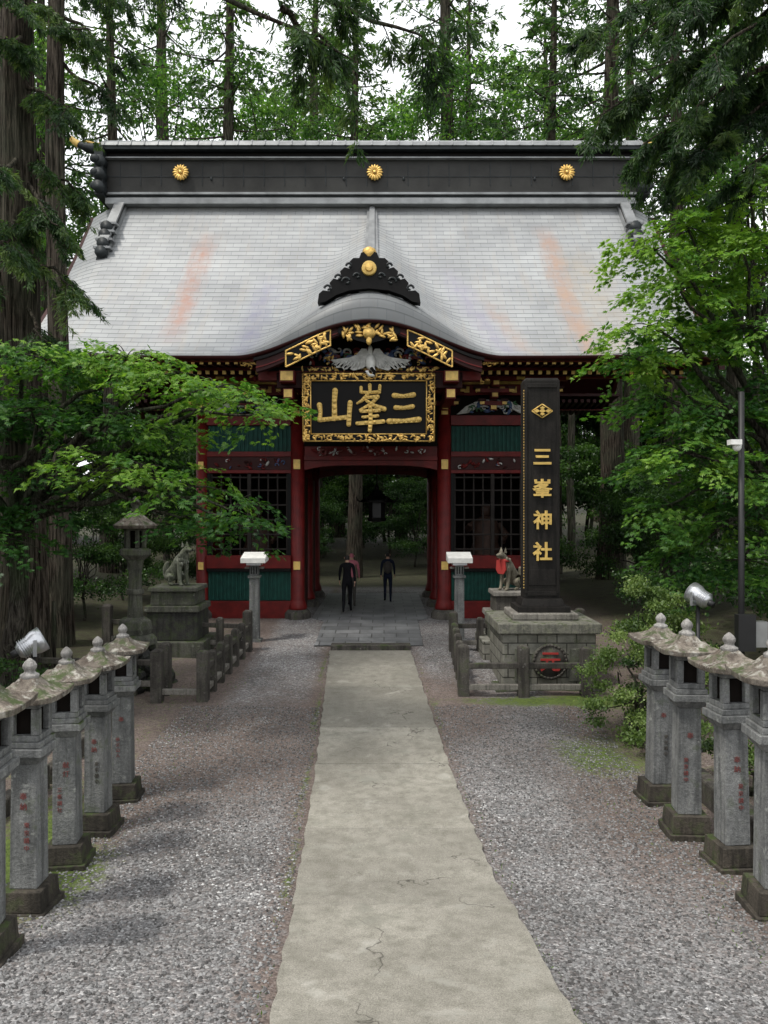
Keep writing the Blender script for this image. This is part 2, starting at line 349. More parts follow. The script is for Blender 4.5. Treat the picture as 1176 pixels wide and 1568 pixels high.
moss=.10+.42*np.exp(-((XX-px+1.0)/.08)**2)*sm(5,7,YY)+.3*np.exp(-((XX-px-.98)/.06)**2)*sm(8,12,YY)+.54*bl(2.9,10.8,.6,1.0)+.62*bl(2.7,13.4,1.8,.35)+.25*sm(2.9,3.6,np.abs(XX-.05))+.5*bl(-2.85,7.0,.4,1.2)+.45*bl(-3.6,7.0,.5,2.2)+.25*bl(2.9,7.5,.4,2)
forest=np.maximum(sm(5.0,6.5,np.abs(XX)),sm(28.5,30,YY))*1.0
for nm,a in (('soil',soil),('moss',moss),('forest',forest)):
    at=me.attributes.new(nm,'FLOAT','POINT');at.data.foreach_set('value',a.ravel().astype(np.float32))
link(bpy.data.objects.new('ground',me))
n=72000
gx=rng.uniform(-3.4,3.4,n);gy=3.6+rng.random(n)**1.3*9.5
keep=np.abs(gx-pathx(gy))>.93+.05*rng.random(n);gx,gy=gx[keep],gy[keep];n=len(gx)
r=rng.uniform(.005,.017,n);base=np.array([[1,0,0],[0,1,0],[-1,0,0],[0,-1,0],[0,0,.7],[0,0,-.7]],float)
V=base[None]*r[:,None,None]*(1+.35*rng.standard_normal((n,6,1)).clip(-1,1));an=rng.uniform(0,6.28,n)
cx,sx=np.cos(an)[:,None],np.sin(an)[:,None]
V=np.stack([V[...,0]*cx-V[...,1]*sx,V[...,0]*sx+V[...,1]*cx,V[...,2]],-1)
V+=np.stack([gx,gy,G(gx,gy)+.012*np.sin(gx*3.1+gy*1.7)+.01*np.sin(gx*1.3-gy*2.9)+r*.3],-1)[:,None]
F=np.array([[0,1,4],[1,2,4],[2,3,4],[3,0,4],[1,0,5],[2,1,5],[3,2,5],[0,3,5]])
F=(F[None]+np.arange(n)[:,None,None]*6).reshape(-1,3)
mg,nt,out=newmat('gravel_stone');T=NT(nt);a=T.n('ShaderNodeAttribute',attribute_name='shade').outputs['Fac']
princ(T,out,T.ramp(a,[(0,(.045,.043,.042)),(.4,(.145,.144,.143)),(.85,(.30,.298,.296)),(1,(.62,.62,.61))]),.8,0,None,.3)
patch=.5+.5*np.sin(gx*1.1+.7*np.sin(gy*.9))*np.sin(gy*.8+1.3*np.sin(gx*.8))
link(bpy.data.objects.new('gravel',npmesh('gravel',V.reshape(-1,3),F,[mg],None,np.repeat(np.clip(rng.random(n)*(.66+.34*patch),0,1),8),np.zeros(len(F),bool))))
n=3000;side=rng.choice([-1,1],n);gy=4+rng.random(n)*11;e=rng.random(n)<.18
gx=np.where(e,pathx(gy)+side*(.95+.05*np.abs(rng.standard_normal(n))),side*rng.uniform(2.6,3.9,n))
hh=rng.uniform(.012,.04,n);P=np.stack([gx,gy,G(gx,gy)],-1)
V,Q=leaves(P,nrmz(rnd(n,.5)+np.array([0,0,.8])),nrmz(rnd(n)),hh,hh*.35);wm=Plant();wm.add(V,Q,1,rng.random(n)*.6)
link(bpy.data.objects.new('moss_weeds',wm.mesh('moss_weeds',[M['bark2'],M['shrub']])))
# ------------------------------------------------------------ stone path
b=MB();y=-1.5
while y<17.1:
    L=random.uniform(1.5,2.3);y1=min(y+L,17.15);k=14
    dz=random.uniform(0,.008);ysl=np.linspace(y+.006,y1-.006,k);vs=[]
    for yy in ysl:
        c0=float(pathx(yy));z=gz(0,yy);wl=-.9+random.uniform(-.016,.016);wr=.9+random.uniform(-.016,.016)
        if yy<6.9: wr+=.03
        vs+=[(c0+wl,yy,z-.1),(c0+wl,yy,z+.035+dz),(c0+wr,yy,z+.035+dz),(c0+wr,yy,z-.1)]
    fs=[]
    for q in range(k-1):
        o=q*4
        for e in range(3):fs.append((o+e,o+e+1,o+4+e+1,o+4+e))
    fs+=[(0,1,2,3),(4*(k-1),4*(k-1)+3,4*(k-1)+2,4*(k-1)+1)]
    b.add(vs,fs,'path')
    y=y1
b.obj('stone_path',bevel=.005)
b=MB();b.box(-1.2,.6,17.25,17.6,.2,.47,'fence');
b.obj('stone_step',bevel=.015)
b=MB();vs=[];fs=[];yy=np.linspace(17.65,27,24)
for q,a in enumerate(yy):
    z=min(max(.40+(a-17.65)*.06,0),.61)
    wl,wr=(-1.6,.9) if a<20.5 else (-1.95,1.2)
    vs+=[(wl-.03,a,z-.2),(wl,a,z),(wr,a,z),(wr+.03,a,z-.2)]
    if q:
        o=(q-1)*4
        for e in range(3):fs.append((o+e,o+e+1,o+4+e+1,o+4+e))
b.add(vs,fs,'paver');b.obj('paved_walkway')
# ------------------------------------------------------------ GATE
gate=empty('shrine_gate',(-.357,21,0))
def bell(q): q=np.clip(np.abs(q),0,1);return (.5*(1+np.cos(np.pi*q)))**.88
RX=8.5
def R(x,t,back=False):
    x=np.asarray(x,float);t=np.asarray(t,float)
    y=2.5-4.9*t;z=12.9-5.55*(1.25*t-.25*t*t)
    s=np.clip((t-.07)/.93,0,1)
    if not back:
        z=z+1.42*s*bell(x/(3.2*np.maximum(s,.02)**.85))
    ax=np.abs(x);z=z-.45*np.clip((ax-7.4)/1.1,0,1)**1.6*(1-.55*t)+.10*np.clip((ax-4)/4.5,0,1)**2*t
    if back:y=5-y
    return x,y,z
def roofgrid(back):
    U=np.concatenate([np.linspace(-RX,-3.4,26)[:-1],np.linspace(-3.4,3.4,81),np.linspace(3.4,RX,26)[1:]])
    Tt=np.linspace(0,1,41);X,TT=np.meshgrid(U,Tt);x,y,z=R(X,TT,back)
    rows=[np.stack([x,y,z],-1)]
    sl=np.concatenate([[0],np.cumsum(np.hypot(np.diff(R(7.,Tt)[1]),np.diff(R(7.,Tt)[2])))])
    vv=list(sl);lipb=bell(U/3.15)*(0 if back else 1)
    x1,y1,z1=R(U,np.ones_like(U),back);sg=1 if back else -1
    h=.13+.62*lipb;f=.10+.30*lipb
    for a in np.linspace(0,1,9)[1:]:
        th=a*math.pi/2
        rows.append(np.stack([U,y1+sg*f*math.sin(th),z1-h*(1-math.cos(th))],-1)[None]);vv.append(vv[-1]+.1025)
    rows.append(np.stack([U,y1+sg*f,z1-h-.07],-1)[None]);vv.append(vv[-1]+.07)
    for t in np.linspace(1,0,14):
        x,y,z=R(U,np.full_like(U,t),back);ex=(.22+.56*lipb*sm(.55,1,t))
        if t==1: y=y-sg*.05
        rows.append(np.stack([x,y,z-ex],-1)[None]);vv.append(vv[-1]+.4)
    A=np.concatenate(rows,0);nr,nc=A.shape[:2]
    i=np.arange(nr-1)[:,None]*nc;j=np.arange(nc-1)[None];Q=np.stack([i+j,i+nc+j,i+nc+j+1,i+j+1],-1).reshape(-1,4)
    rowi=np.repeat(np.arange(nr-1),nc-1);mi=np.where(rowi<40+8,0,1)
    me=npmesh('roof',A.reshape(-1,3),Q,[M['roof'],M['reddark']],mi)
    uvl=me.uv_layers.new(name='UVMap');uu=np.tile(U,nr);vvv=np.repeat(np.array(vv),nc)
    idx=Q.ravel();uvl.data.foreach_set('uv',np.stack([uu[idx],vvv[idx]],-1).ravel().astype(np.float32))
    return me
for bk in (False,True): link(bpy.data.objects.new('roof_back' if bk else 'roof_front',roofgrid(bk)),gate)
b=MB()
for sx in (-1,1):
    tt=np.linspace(0,1,15);top=[];bot=[]
    for t in tt:
        _,y,z=R(RX,t);top.append((float(y)-.0,float(z)));bot.append((float(y),float(z)-.35))
    for seg in range(14):
        for mir in (0,1):
            q=[top[seg],top[seg+1],bot[seg+1],bot[seg]]
            if mir:q=[(5-a,c) for a,c in q]
            b.polyyz(q,sx*(RX-.04),sx*(RX+.10),'reddark')
    pts=[(-.0,7.2)]+[(2.5-4.9*t,12.9-5.55*(1.25*t-.25*t*t)-.3) for t in (.5,.35,.2,.1,.0)]
    full=pts+[(5-a,c) for a,c in reversed(pts[:-1])]
    b.polyyz(full,sx*4.72,sx*4.80,'reddark')
b.obj('gable_walls',gate)
# ridge
b=MB();RL=8.0
b.box(-RL+.0,RL,2.05,2.95,12.70,12.88,'ridgemetal');b.box(-RL,RL,2.17,2.83,12.883,12.99,'tile')
b.box(-RL,RL,2.08,2.92,12.993,13.06,'ridgemetal');b.box(-RL,RL,2.2,2.8,13.063,14.07,'ridgewood')
for x in np.arange(-7.6,7.7,.62): b.box(x-.012,x+.012,2.185,2.197,13.3,14.0,'tile')
b.box(-RL,RL,2.185,2.2-.003,13.56,13.585,'tile')
b.box(-RL,RL,2.05,2.95,14.073,14.11,'ridgemetal');b.box(-RL,RL,2.2,2.8,14.113,14.3,'black');b.box(-RL-.1,RL+.1,1.98,3.02,14.303,14.40,'tile')
prof=[(2.5+.56*math.cos(a),14.403+.30*math.sin(a)) for a in np.linspace(math.pi,0,9)]
b.polyyz(prof,-RL-.1,RL+.1,'ridgemetal')
for x in np.arange(-8,8.01,.4): b.polyyz([(2.5+.585*math.cos(a),14.403+.325*math.sin(a)) for a in np.linspace(math.pi,0,9)],x-.02,x+.02,'ridgemetal')
b.obj('roof_ridge',gate,bevel=.01)
b=MB()
for x in (-5.75,0.08,5.85):
    for k in range(16):
        a=k*math.pi/8;c=Vector((x+.15*math.cos(a),2.1,13.66+.15*math.sin(a)))
        b.ell(c,(.105,.04,.04),'gold',8,Matrix.Rotation(-a,3,'Y'))
    b.cyl((x,2.19,13.66),(x,2.09,13.66),.2,.2,'gold',20);b.cyl((x,2.09,13.66),(x,2.04,13.66),.06,.05,'gold',12)
for x in (-4.85,-.85,.95,4.9): b.ell((x,2.18,13.5),(.04,.03,.06),'tile',8)
b.obj('chrysanthemum_crests',gate)
b=MB()
for s in (-1,1):
    b.box(min(s*8.0,s*8.25),max(s*8.0,s*8.25),1.85,3.15,12.9,14.35,'tile')
    for k,z in enumerate((13.9,13.5,13.1)):
        b.cyl((s*8.1,1.8-.05*k,z),(s*8.1,2.1,z),.17,.17,'tile',12);b.ell((s*8.1+s*.12,1.82,z+.05),(.16,.1,.13),'tile',8)
    pts=[(s*8.0,2.5,14.5),(s*8.35,2.5,14.52),(s*8.7,2.5,14.58),(s*9.0,2.5,14.70),(s*9.2,2.5,14.85)]
    b.tube(pts,[.24,.19,.14,.09,.05],'tile',10);b.tube([(s*8.95,2.5,14.68),(s*9.1,2.5,14.77),(s*9.24,2.5,14.9)],[.11,.10,.07],'goldflat',10)
    b.tube([(s*8.05,2.5,14.66),(s*8.45,2.5,14.70),(s*8.8,2.5,14.80)],[.06,.05,.03],'goldflat',8)
    for mir in (0,1):
        tt=np.linspace(.02,.33,9)
        for (w,h0,h1,mk) in ((.30,.0,.2,'ridgemetal'),(.22,.2,.36,'ridgewood'),(.28,.36,.46,'ridgemetal')):
            vs=[];fs=[]
            for q,t in enumerate(tt):
                _,y,z=R(7.4,t,bool(mir));X=s*(7.55+.25*t)
                vs+=[(X-w/2,y,z+h0),(X+w/2,y,z+h0),(X+w/2,y,z+h1),(X-w/2,y,z+h1)]
                if q:
                    o=(q-1)*4
                    for e in range(4):fs.append((o+e,o+(e+1)%4,o+4+(e+1)%4,o+4+e))
            o=4*(len(tt)-1);fs+=[(0,1,2,3),(o,o+1,o+2,o+3)];b.add(vs,fs,mk)
        _,y,z=R(7.4,.34,bool(mir));y=float(y);z=float(z);X=s*7.63;sy=1 if mir else -1
        for k in range(4):
            b.cyl((X-.02,y+sy*(.12+.02*k)-sy*.33*k*.5,z+.10+.29*k),(X-.02,y-sy*.2-sy*.33*k*.5,z+.10+.29*k),.17,.17,'tile',12)
            b.box(X-.24,X+.24,min(y-sy*.2-sy*.165*k,y+sy*.1-sy*.165*k),max(y-sy*.2-sy*.165*k,y+sy*.1-sy*.165*k),z+.20+.29*k,z+.26+.29*k,'ridgemetal')
        b.polyxz([(X-.12,z+.1),(X+.12,z+.1),(X+.17,z-.12),(X,z-.2),(X-.17,z-.12)],y-.06,y+.06,'tile')
b.obj('ridge_end_tiles',gate)
b=MB();tt=np.linspace(.06,1,18)
for (w,h0,h1,mk) in ((.50,-.05,.10,'ridgemetal'),(.26,.1,.2,'ridgemetal')):
    vs=[];fs=[]
    for q,t in enumerate(tt):
        _,y,z=R(0.,t);f=.55+.45*t;w2=w*f
        vs+=[(-w2/2,y,z+h0),(w2/2,y,z+h0),(w2/2,y,z+h1),(-w2/2,y,z+h1)]
        if q:
            o=(q-1)*4
            for e in range(4):fs.append((o+e,o+(e+1)%4,o+4+(e+1)%4,o+4+e))
    o=4*(len(tt)-1);fs+=[(0,1,2,3),(o,o+1,o+2,o+3)];b.add(vs,fs,mk)
b.obj('gable_ridge',gate)
b=MB();k=.0158;zc=8.62
h=[(78,-10),(76,4),(70,9),(60,8),(56,13),(60,20),(54,27),(46,25),(42,30),(44,38),(37,44),(30,42),(27,46),(30,52),(24,58),(15,58),(12,66),(0,70)]
low=[(66,-8),(50,2),(30,9),(0,12)]
pts=[(-x*k,zc+z*k) for x,z in h]+[(x*k,zc+z*k) for x,z in reversed(h[:-1])]+[(x*k,zc+z*k) for x,z in low]+[(-x*k,zc+z*k) for x,z in reversed(low[:-1])]
b.polyxz(pts,-2.6,-2.3,'black')
for s in (-1,1):
    for (x,z,r) in ((62,12,7),(46,28,7),(30,46,6),(34,22,9),(18,30,7)): 
        a=np.linspace(0,5,14);b.tube([(s*k*(x+r*.8*(1-t/7)*math.cos(t)),-2.61,zc+k*(z+r*.8*(1-t/7)*math.sin(t))) for t in a],[.03]*14,'tile',6)
b.cyl((0,-2.55,zc+k*42),(0,-2.67,zc+k*42),.19,.17,'goldflat',20);b.cyl((0,-2.67,zc+k*42),(0,-2.71,zc+k*42),.1,.08,'gold',16)
b.lathe([(.0,-.02),(.15,0),(.19,.1),(.15,.22),(.05,.28),(0,.29)],(0,-2.45,zc+k*60),'gold',14)
b.obj('gable_crest_ornament',gate,bevel=.015)
fz=.59
b=MB();st=MB()
def pillar(x,y,r,z1):
    st.lathe([(r*1.9,-.3),(r*1.9,.12),(r*1.5,.22)],(x,y,fz),'fence',16)
    b.lathe([(r*1.3,.2),(r*1.36,.28),(r*1.15,.42),(r,.5),(r,z1-fz)],(x,y,fz),'red',20)
for x in (-2.0,2.0):
    for y in (0,2.5,5): pillar(x,y,.19,7.6)
for x in (-4.6,4.6):
    for y in (0,2.5,5): pillar(x,y,.165,7.6)
st.obj('pillar_bases',gate)
b.obj('pillars',gate)
b=MB()
for fy,s in ((0.0,-1),(5.0,1)):
    def Y(a,c):
        v=sorted((fy+s*a,fy+s*c));return v[0],v[1]
    for sx in (-1,1):
        xa,xb=sorted((sx*2.17,sx*4.45))
        b.box(xa,xb,*Y(-.08,.12),.3,1.04,'red');b.box(xa,xb,*Y(-.02,.02),1.043,1.84,'teal')
        for x in np.arange(xa+.06,xb,.105): b.box(x-.022,x+.022,*Y(.023,.06),1.06,1.83,'teal')
        b.box(xa,xb,*Y(-.1,.16),1.843,1.93,'black');b.box(xa,xb,*Y(-.12,.18),1.933,2.28,'red')
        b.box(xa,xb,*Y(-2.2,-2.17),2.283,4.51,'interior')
        for x in (xa+.05,xb-.05): b.box(x-.05,x+.05,*Y(.0,.1),2.283,4.51,'black')
        for x in np.linspace(xa+.12,xb-.12,9): b.box(x-.02,x+.02,*Y(.0,.05),2.285,4.505,'lattice')
        b.box((xa+xb)/2-.05,(xa+xb)/2+.05,*Y(.0,.09),2.287,4.503,'lattice')
        for z in (2.45,2.85,3.25,3.65,4.05,4.4): b.box(xa+.1,xb-.1,*Y(.053,.075),z-.022,z+.022,'lattice')
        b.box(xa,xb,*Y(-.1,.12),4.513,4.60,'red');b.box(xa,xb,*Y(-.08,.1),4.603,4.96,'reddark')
        b.box(xa,xb,*Y(-.1,.14),4.963,5.10,'red');b.box(xa,xb,*Y(-.02,.02),5.103,5.81,'teal')
        for x in np.arange(xa+.06,xb,.115): b.box(x-.025,x+.025,*Y(.023,.065),5.11,5.80,'teal')
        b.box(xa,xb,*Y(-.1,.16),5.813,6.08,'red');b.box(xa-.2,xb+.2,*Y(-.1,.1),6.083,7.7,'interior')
        b.box(xa-.3,xb+.3,*Y(.103,.24),6.62,6.90,'red');b.box(xa-.3,xb+.3,*Y(.243,.30),6.903,7.0,'goldflat')
        for x in np.arange(xa+.1,xb,.32):
            b.box(x-.07,x+.07,*Y(.243,.27),6.68,6.84,'goldflat')
    b.box(-1.81,1.81,*Y(-.1,.14),4.86,4.98,'red')
    n=18;xx=np.linspace(-1.81,1.81,n);lo=[(x,4.60+.13*(1-(x/1.81)**4)) for x in xx]
    b.polyxz(lo+[(1.81,4.857),(-1.81,4.857)],*Y(-.09,.1),'red')
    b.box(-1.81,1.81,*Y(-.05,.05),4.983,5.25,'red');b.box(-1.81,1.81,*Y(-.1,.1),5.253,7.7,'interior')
for sx in (-1,1):
    for X,w in ((2.0,.05),(4.6,.05)):
        for ya,yb in ((.2,2.3),(2.7,4.8)):
            b.box(sx*X-w,sx*X+w,ya,yb,.4,4.5 if X<3 else 7.5,'red' if X>3 else 'reddark')
    b.box(*sorted((sx*2.06,sx*4.54)),.2,4.8,4.9,4.95,'interior')
b.box(-4.5,4.5,.1,4.9,7.05,7.12,'reddark')
b.obj('wall_panels',gate,bevel=.006)
for sx in (-1,1):
    b=MB();b.box(-.6,.6,-.35,.35,.9,1.9,'interior');b.lathe([(.45,0),(.5,.3),(.36,.7),(.42,1.0),(.34,1.3),(.12,1.45)],(0,0,1.9),'oldwood',14)
    b.ell((0,-.05,3.5),(.16,.17,.2),'oldwood',12);b.ell((0,0,3.68),(.14,.14,.13),'black',10);b.tube([(-.35,0,3.1),(-.6,-.2,2.9),(-.5,-.42,3.1)],[.11,.1,.07],'oldwood',8);b.tube([(.35,0,3.1),(.6,-.1,2.8),(.45,-.35,2.6)],[.11,.1,.07],'oldwood',8)
    b.obj('guardian_figure',gate,(sx*3.3,1.3,0))
def carving(mb,x0,x1,z0,z1,y,cols,n,r=(.05,.11),seed=1,th=.05):
    rr=random.Random(seed)
    for _ in range(n):
        x=rr.uniform(x0,x1);z=rr.uniform(z0,z1);a=rr.uniform(0,6.28);q=rr.uniform(*r);c=rr.choice(cols)
        if rr.random()<.5: mb.ell((x,y,z),(q,th,q*.45),c,8,Matrix.Rotation(a,3,'Y'))
        else:
            ts=np.linspace(0,4.6,9);mb.tube([(x+q*(1-t/6)*math.cos(t+a),y-th*.5,z+q*.8*(1-t/6)*math.sin(t+a)) for t in ts],[q*.22]*9,c,5)
b=MB()
for sx in (-1,1):
    xa,xb=sorted((sx*2.3,sx*4.35))
    carving(b,xa+.1,xb-.1,4.66,4.9,-.12,['red','red','crane','reddark','blue'],26,(.04,.09),3+sx)
    cx=(xa+xb)/2
    carving(b,cx-.75,cx+.75,6.15,6.42,-.2,['blue','crane','crane','green','blue'],34,(.05,.12),8+sx)
    b.polyxz([(cx-1.0,6.1),(cx-.75,6.32),(cx-.35,6.5),(cx+.35,6.5),(cx+.75,6.32),(cx+1.0,6.1),(cx+.7,6.14),(cx+.4,6.3),(cx-.4,6.3),(cx-.7,6.14)],-.2,-.1,'crane')
carving(b,-1.6,1.6,5.02,5.2,-.14,['crane','red','crane','redp'],60,(.04,.09),21)
for sx in (-1,1):
    for z,hh in ((4.62,.26),(1.9,.22),(6.1,.15)): b.box(sx*2.0-.09,sx*2.0+.09,-.212,-.18,z,z+hh,'goldflat')
    for z in (4.62,1.9): b.box(sx*4.6-.07,sx*4.6+.07,-.2,-.16,z,z+.2,'goldflat')
b.obj('carved_panels',gate)
b=MB()
for sgn,yo in ((-1,0),(1,5)):
    Yf=lambda a:yo+sgn*a
    def bx(x0,x1,a,c,z0,z1,mt):
        v=sorted((Yf(a),Yf(c)));b.box(x0,x1,v[0],v[1],z0,z1,mt)
    for x in (-4.6,-3.3,-2.0,2.0,3.3,4.6):
        for k,(z,a,w) in enumerate(((6.2,.35,.3),(6.5,.6,.45),(6.78,.85,.6))):
            bx(x-.09,x+.09,.1,a,z,z+.14,'red');bx(x-.075,x+.075,a+.003,a+.03,z+.02,z+.12,'goldflat')
            bx(x-w,x+w,a-.22,a-.06,z+.143,z+.25,'red')
            for e in (-w,0,w): bx(x+e-.1,x+e+.1,a-.25,a-.03,z+.253,z+.31,'reddark')
            for e in (-w,w): bx(x+e-.06,x+e+.06,a-.06+.003,a-.04,z+.16,z+.235,'goldflat')
    for x in np.arange(-8.3,8.31,.21):
        if abs(x)<2.75 and sgn<0: continue
        for (y0,z0,y1,z1,w,h) in ((2.2,7.06,1.0,7.18,.05,.10),(1.55,6.93,-.1,7.15,.055,.11)):
            if abs(x)>7.9 and h>.1: continue
            pts=[(Yf(y0),z0),(Yf(y0),z0+h),(Yf(y1),z1+h),(Yf(y1),z1)]
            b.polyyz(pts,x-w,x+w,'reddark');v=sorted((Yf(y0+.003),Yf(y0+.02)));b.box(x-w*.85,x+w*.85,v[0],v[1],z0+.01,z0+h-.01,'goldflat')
    for xa,xb in (((-8.3,-2.7),(2.7,8.3)) if sgn<0 else ((-8.3,8.3),)):
        b.polyyz([(Yf(2.35),7.19),(Yf(2.35),7.23),(Yf(-.1),7.45),(Yf(-.1),7.36)],xa,xb,'reddark')
        bx(xa,xb,1.35,1.47,7.055,7.13,'red')
        bx(xa,xb,.62,.8,6.98,7.02,'red')
        bx(xa,xb,2.2,2.3,7.12,7.2,'red')
b.obj('brackets_and_rafters',gate)
# karahafu front
b=MB()
def kb(x): return 7.12+.98*float(bell(x/2.95))
def band(x0,x1,top,hgt,y0,y1,mt,n=24):
    xx=np.linspace(x0,x1,n)
    for a,c in zip(xx[:-1],xx[1:]):
        b.polyxz([(a,kb(a)+top),(c,kb(c)+top),(c,kb(c)+top-hgt(c)),(a,kb(a)+top-hgt(a))],y0,y1,mt)
band(-2.75,2.75,-.0,lambda x:.07,-2.68,-2.35,'black',40)
band(-2.7,2.7,-.073,lambda x:.20+.05*abs(x)/2,-2.62,-2.42,'reddark',40)
band(-2.7,2.7,-.22,lambda x:.03,-2.645,-2.62,'red',40)
for s in (-1,1):
    for q in range(26):
        a=random.uniform(1.0,1.9);z=kb(a)-.30+random.uniform(-.13,.13)
        b.ell((s*a,-2.70,z),(.10,.025,.035),'gold',8,Matrix.Rotation(random.uniform(0,3.1),3,'Y'))
    n=8;xx=np.linspace(.92,1.98,n)
    up=[(s*x,kb(x)-.11) for x in xx];dn=[(s*x,kb(x)-.49) for x in xx]
    for (u0,u1,d0,d1) in zip(up[:-1],up[1:],dn[:-1],dn[1:]): b.polyxz([u0,u1,d1,d0],-2.685,-2.655,'black')
    for P in (up,dn): b.tube([(x,-2.69,z) for x,z in P],[.022]*n,'gold',6)
    for P in ((up[0],dn[0]),(up[-1],dn[-1])): b.tube([(x,-2.69,z) for x,z in P],[.022]*2,'gold',6)
for q in range(40):
    x=random.uniform(-.62,.62);z=kb(x)-.18-random.uniform(0,.30)
    b.ell((x,-2.70,z),(.10,.03,.035),'gold',8,Matrix.Rotation(random.uniform(0,3.1),3,'Y'))
b.polyxz([(-.7,7.95),(.7,7.95),(.75,7.73),(.3,7.55),(0,7.48),(-.3,7.55),(-.75,7.73)],-2.675,-2.65,'black')
b.cyl((0,-2.66,7.72),(0,-2.75,7.72),.16,.14,'gold',16);b.ell((0,-2.72,7.54),(.07,.04,.12),'gold')
b.obj('bargeboard',gate)
b=MB()
xx=np.linspace(-2.6,2.6,31)
b.polyxz([(x,kb(x)-.05) for x in xx]+[(2.6,6.95),(-2.6,6.95)],-1.75,-1.7,'interior')
for a,c in zip(xx[:-1],xx[1:]): b.add([(a,-2.6,kb(a)-.04),(c,-2.6,kb(c)-.04),(c,0,kb(c)-.04),(a,0,kb(a)-.04)],[(0,1,2,3)],'reddark')
carving(b,-1.5,1.5,7.15,7.5,-1.85,['blue','red','blue','gold','redp','green','crane'],110,(.06,.14),33)
b.box(-2.6,2.6,-1.95,-1.65,6.93,7.06,'red');b.box(-2.62,2.62,-1.98,-1.953,6.95,7.04,'black')
rr=random.Random(9)
for q in range(90): b.ell((rr.uniform(-1.7,1.7),-1.985,rr.uniform(6.96,7.03)),(.06,.012,.02),'gold',6,Matrix.Rotation(rr.uniform(0,3.1),3,'Y'))
b.box(-2.3,2.3,-1.9,-1.7,6.55,6.927,'reddark')
for s in (-1,1):
    b.box(*sorted((s*1.82,s*2.18)),-2.35,-.1,6.62,6.9,'red');b.box(*sorted((s*1.85,s*2.15)),-2.39,-2.353,6.65,6.87,'goldflat')
    b.box(*sorted((s*1.88,s*2.12)),-2.1,-.1,6.25,6.5,'red');b.box(*sorted((s*1.9,s*2.1)),-2.13,-2.103,6.28,6.47,'goldflat')
    b.box(*sorted((s*2.3,s*2.75)),-1.98,-1.7,6.72,6.925,'red')
    carving(b,*sorted((s*2.25,s*3.0)),6.72,6.95,-1.5,['gold','gold','red'],10,(.06,.1),5)
    carving(b,*sorted((s*2.2,s*3.3)),7.0,7.12,-2.2,['gold'],14,(.05,.09),6)
b.obj('gable_tympanum',gate)
# crane relief
b=MB();yc=-2.1
wing=[(.05,7.10),(.0,7.28),(.10,7.46),(.22,7.47),(.34,7.32),(.52,7.25),(.98,7.19),(.90,7.13),(.96,7.08),(.84,7.05),(.86,7.0),(.70,7.0),(.66,6.95),(.52,6.98),(.42,6.93),(.3,6.96),(.2,6.98)]
for s in (-1,1):
    b.polyxz([(s*x+.03,z) for x,z in wing],yc-.04,yc+.02,'crane')
    for k in range(9): 
        x=.22+.08*k;b.ell((s*x+.03,yc-.05,7.06+.008*k),(.028,.02,.10),'crane',8,Matrix.Rotation(-s*(.3+.1*k),3,'Y'))
    for k in range(5): b.ell((s*(.52+.09*k)+.03,yc-.055,6.99+.03*k),(.02,.015,.06),'black',6,Matrix.Rotation(-s*.8,3,'Y'))
b.ell((.03,yc-.08,7.12),(.13,.1,.2),'white');b.tube([(.05,yc-.1,7.0),(.12,yc-.22,6.86),(.10,yc-.3,6.76),(.0,yc-.33,6.76),(-.04,yc-.33,6.82)],[.07,.05,.042,.04,.04],'white',8)
b.tube([(.06,yc-.15,6.96),(.125,yc-.25,6.85),(.11,yc-.32,6.77)],[.05,.045,.035],'black',8);b.ell((-.05,yc-.33,6.84),(.05,.045,.045),'white',8);b.ell((-.05,yc-.34,6.88),(.03,.03,.02),'redp',6);b.cyl((-.08,yc-.35,6.83),(-.17,yc-.38,6.77),.018,.004,'black',6)
b.ell((.02,yc-.02,7.42),(.06,.04,.14),'white',8)
b.obj('crane_carving',gate)
# signboard
sg=bpy.data.objects.new('signboard',None);sg.location=(-.02,-2.02,5.2);sg.rotation_euler=(D2R(4),0,0);link(sg,gate)
b=MB();W,H=1.62,1.66
b.box(-W,W,0,.10,0,H,'black')
for (x0,x1,z0,z1) in ((-W,W,H-.17,H),(-W,W,0,.17),(-W,-W+.2,.173,H-.173),(W-.2,W,.173,H-.173)): b.box(x0,x1,-.07,-.003,z0,z1,'black')
rr=random.Random(4)
def goldrim(x0,x1,z0,z1,n):
    for _ in range(n):
        x=rr.uniform(x0,x1);z=rr.uniform(z0,z1);q=rr.uniform(.035,.075);b.ell((x,-.08,z),(q,.03,q*.4),'gold',8,Matrix.Rotation(rr.uniform(0,3.1),3,'Y'))
goldrim(-W+.03,W-.03,H-.15,H-.02,110);goldrim(-W+.03,W-.03,.02,.15,110);goldrim(-W+.03,-W+.17,.1,H-.1,60);goldrim(W-.17,W-.03,.1,H-.1,60)
def rim(a,c,d,e,r,mt='gold'):
    P=[(a,-.06,d),(c,-.06,d),(c,-.06,e),(a,-.06,e),(a,-.06,d)]
    for p,q in zip(P[:-1],P[1:]):b.cyl(p,q,r,r,mt,6)
rim(-W+.01,W-.01,.01,H-.01,.02);rim(-W+.2,W-.2,.18,H-.18,.018)
b.obj('board',sg)
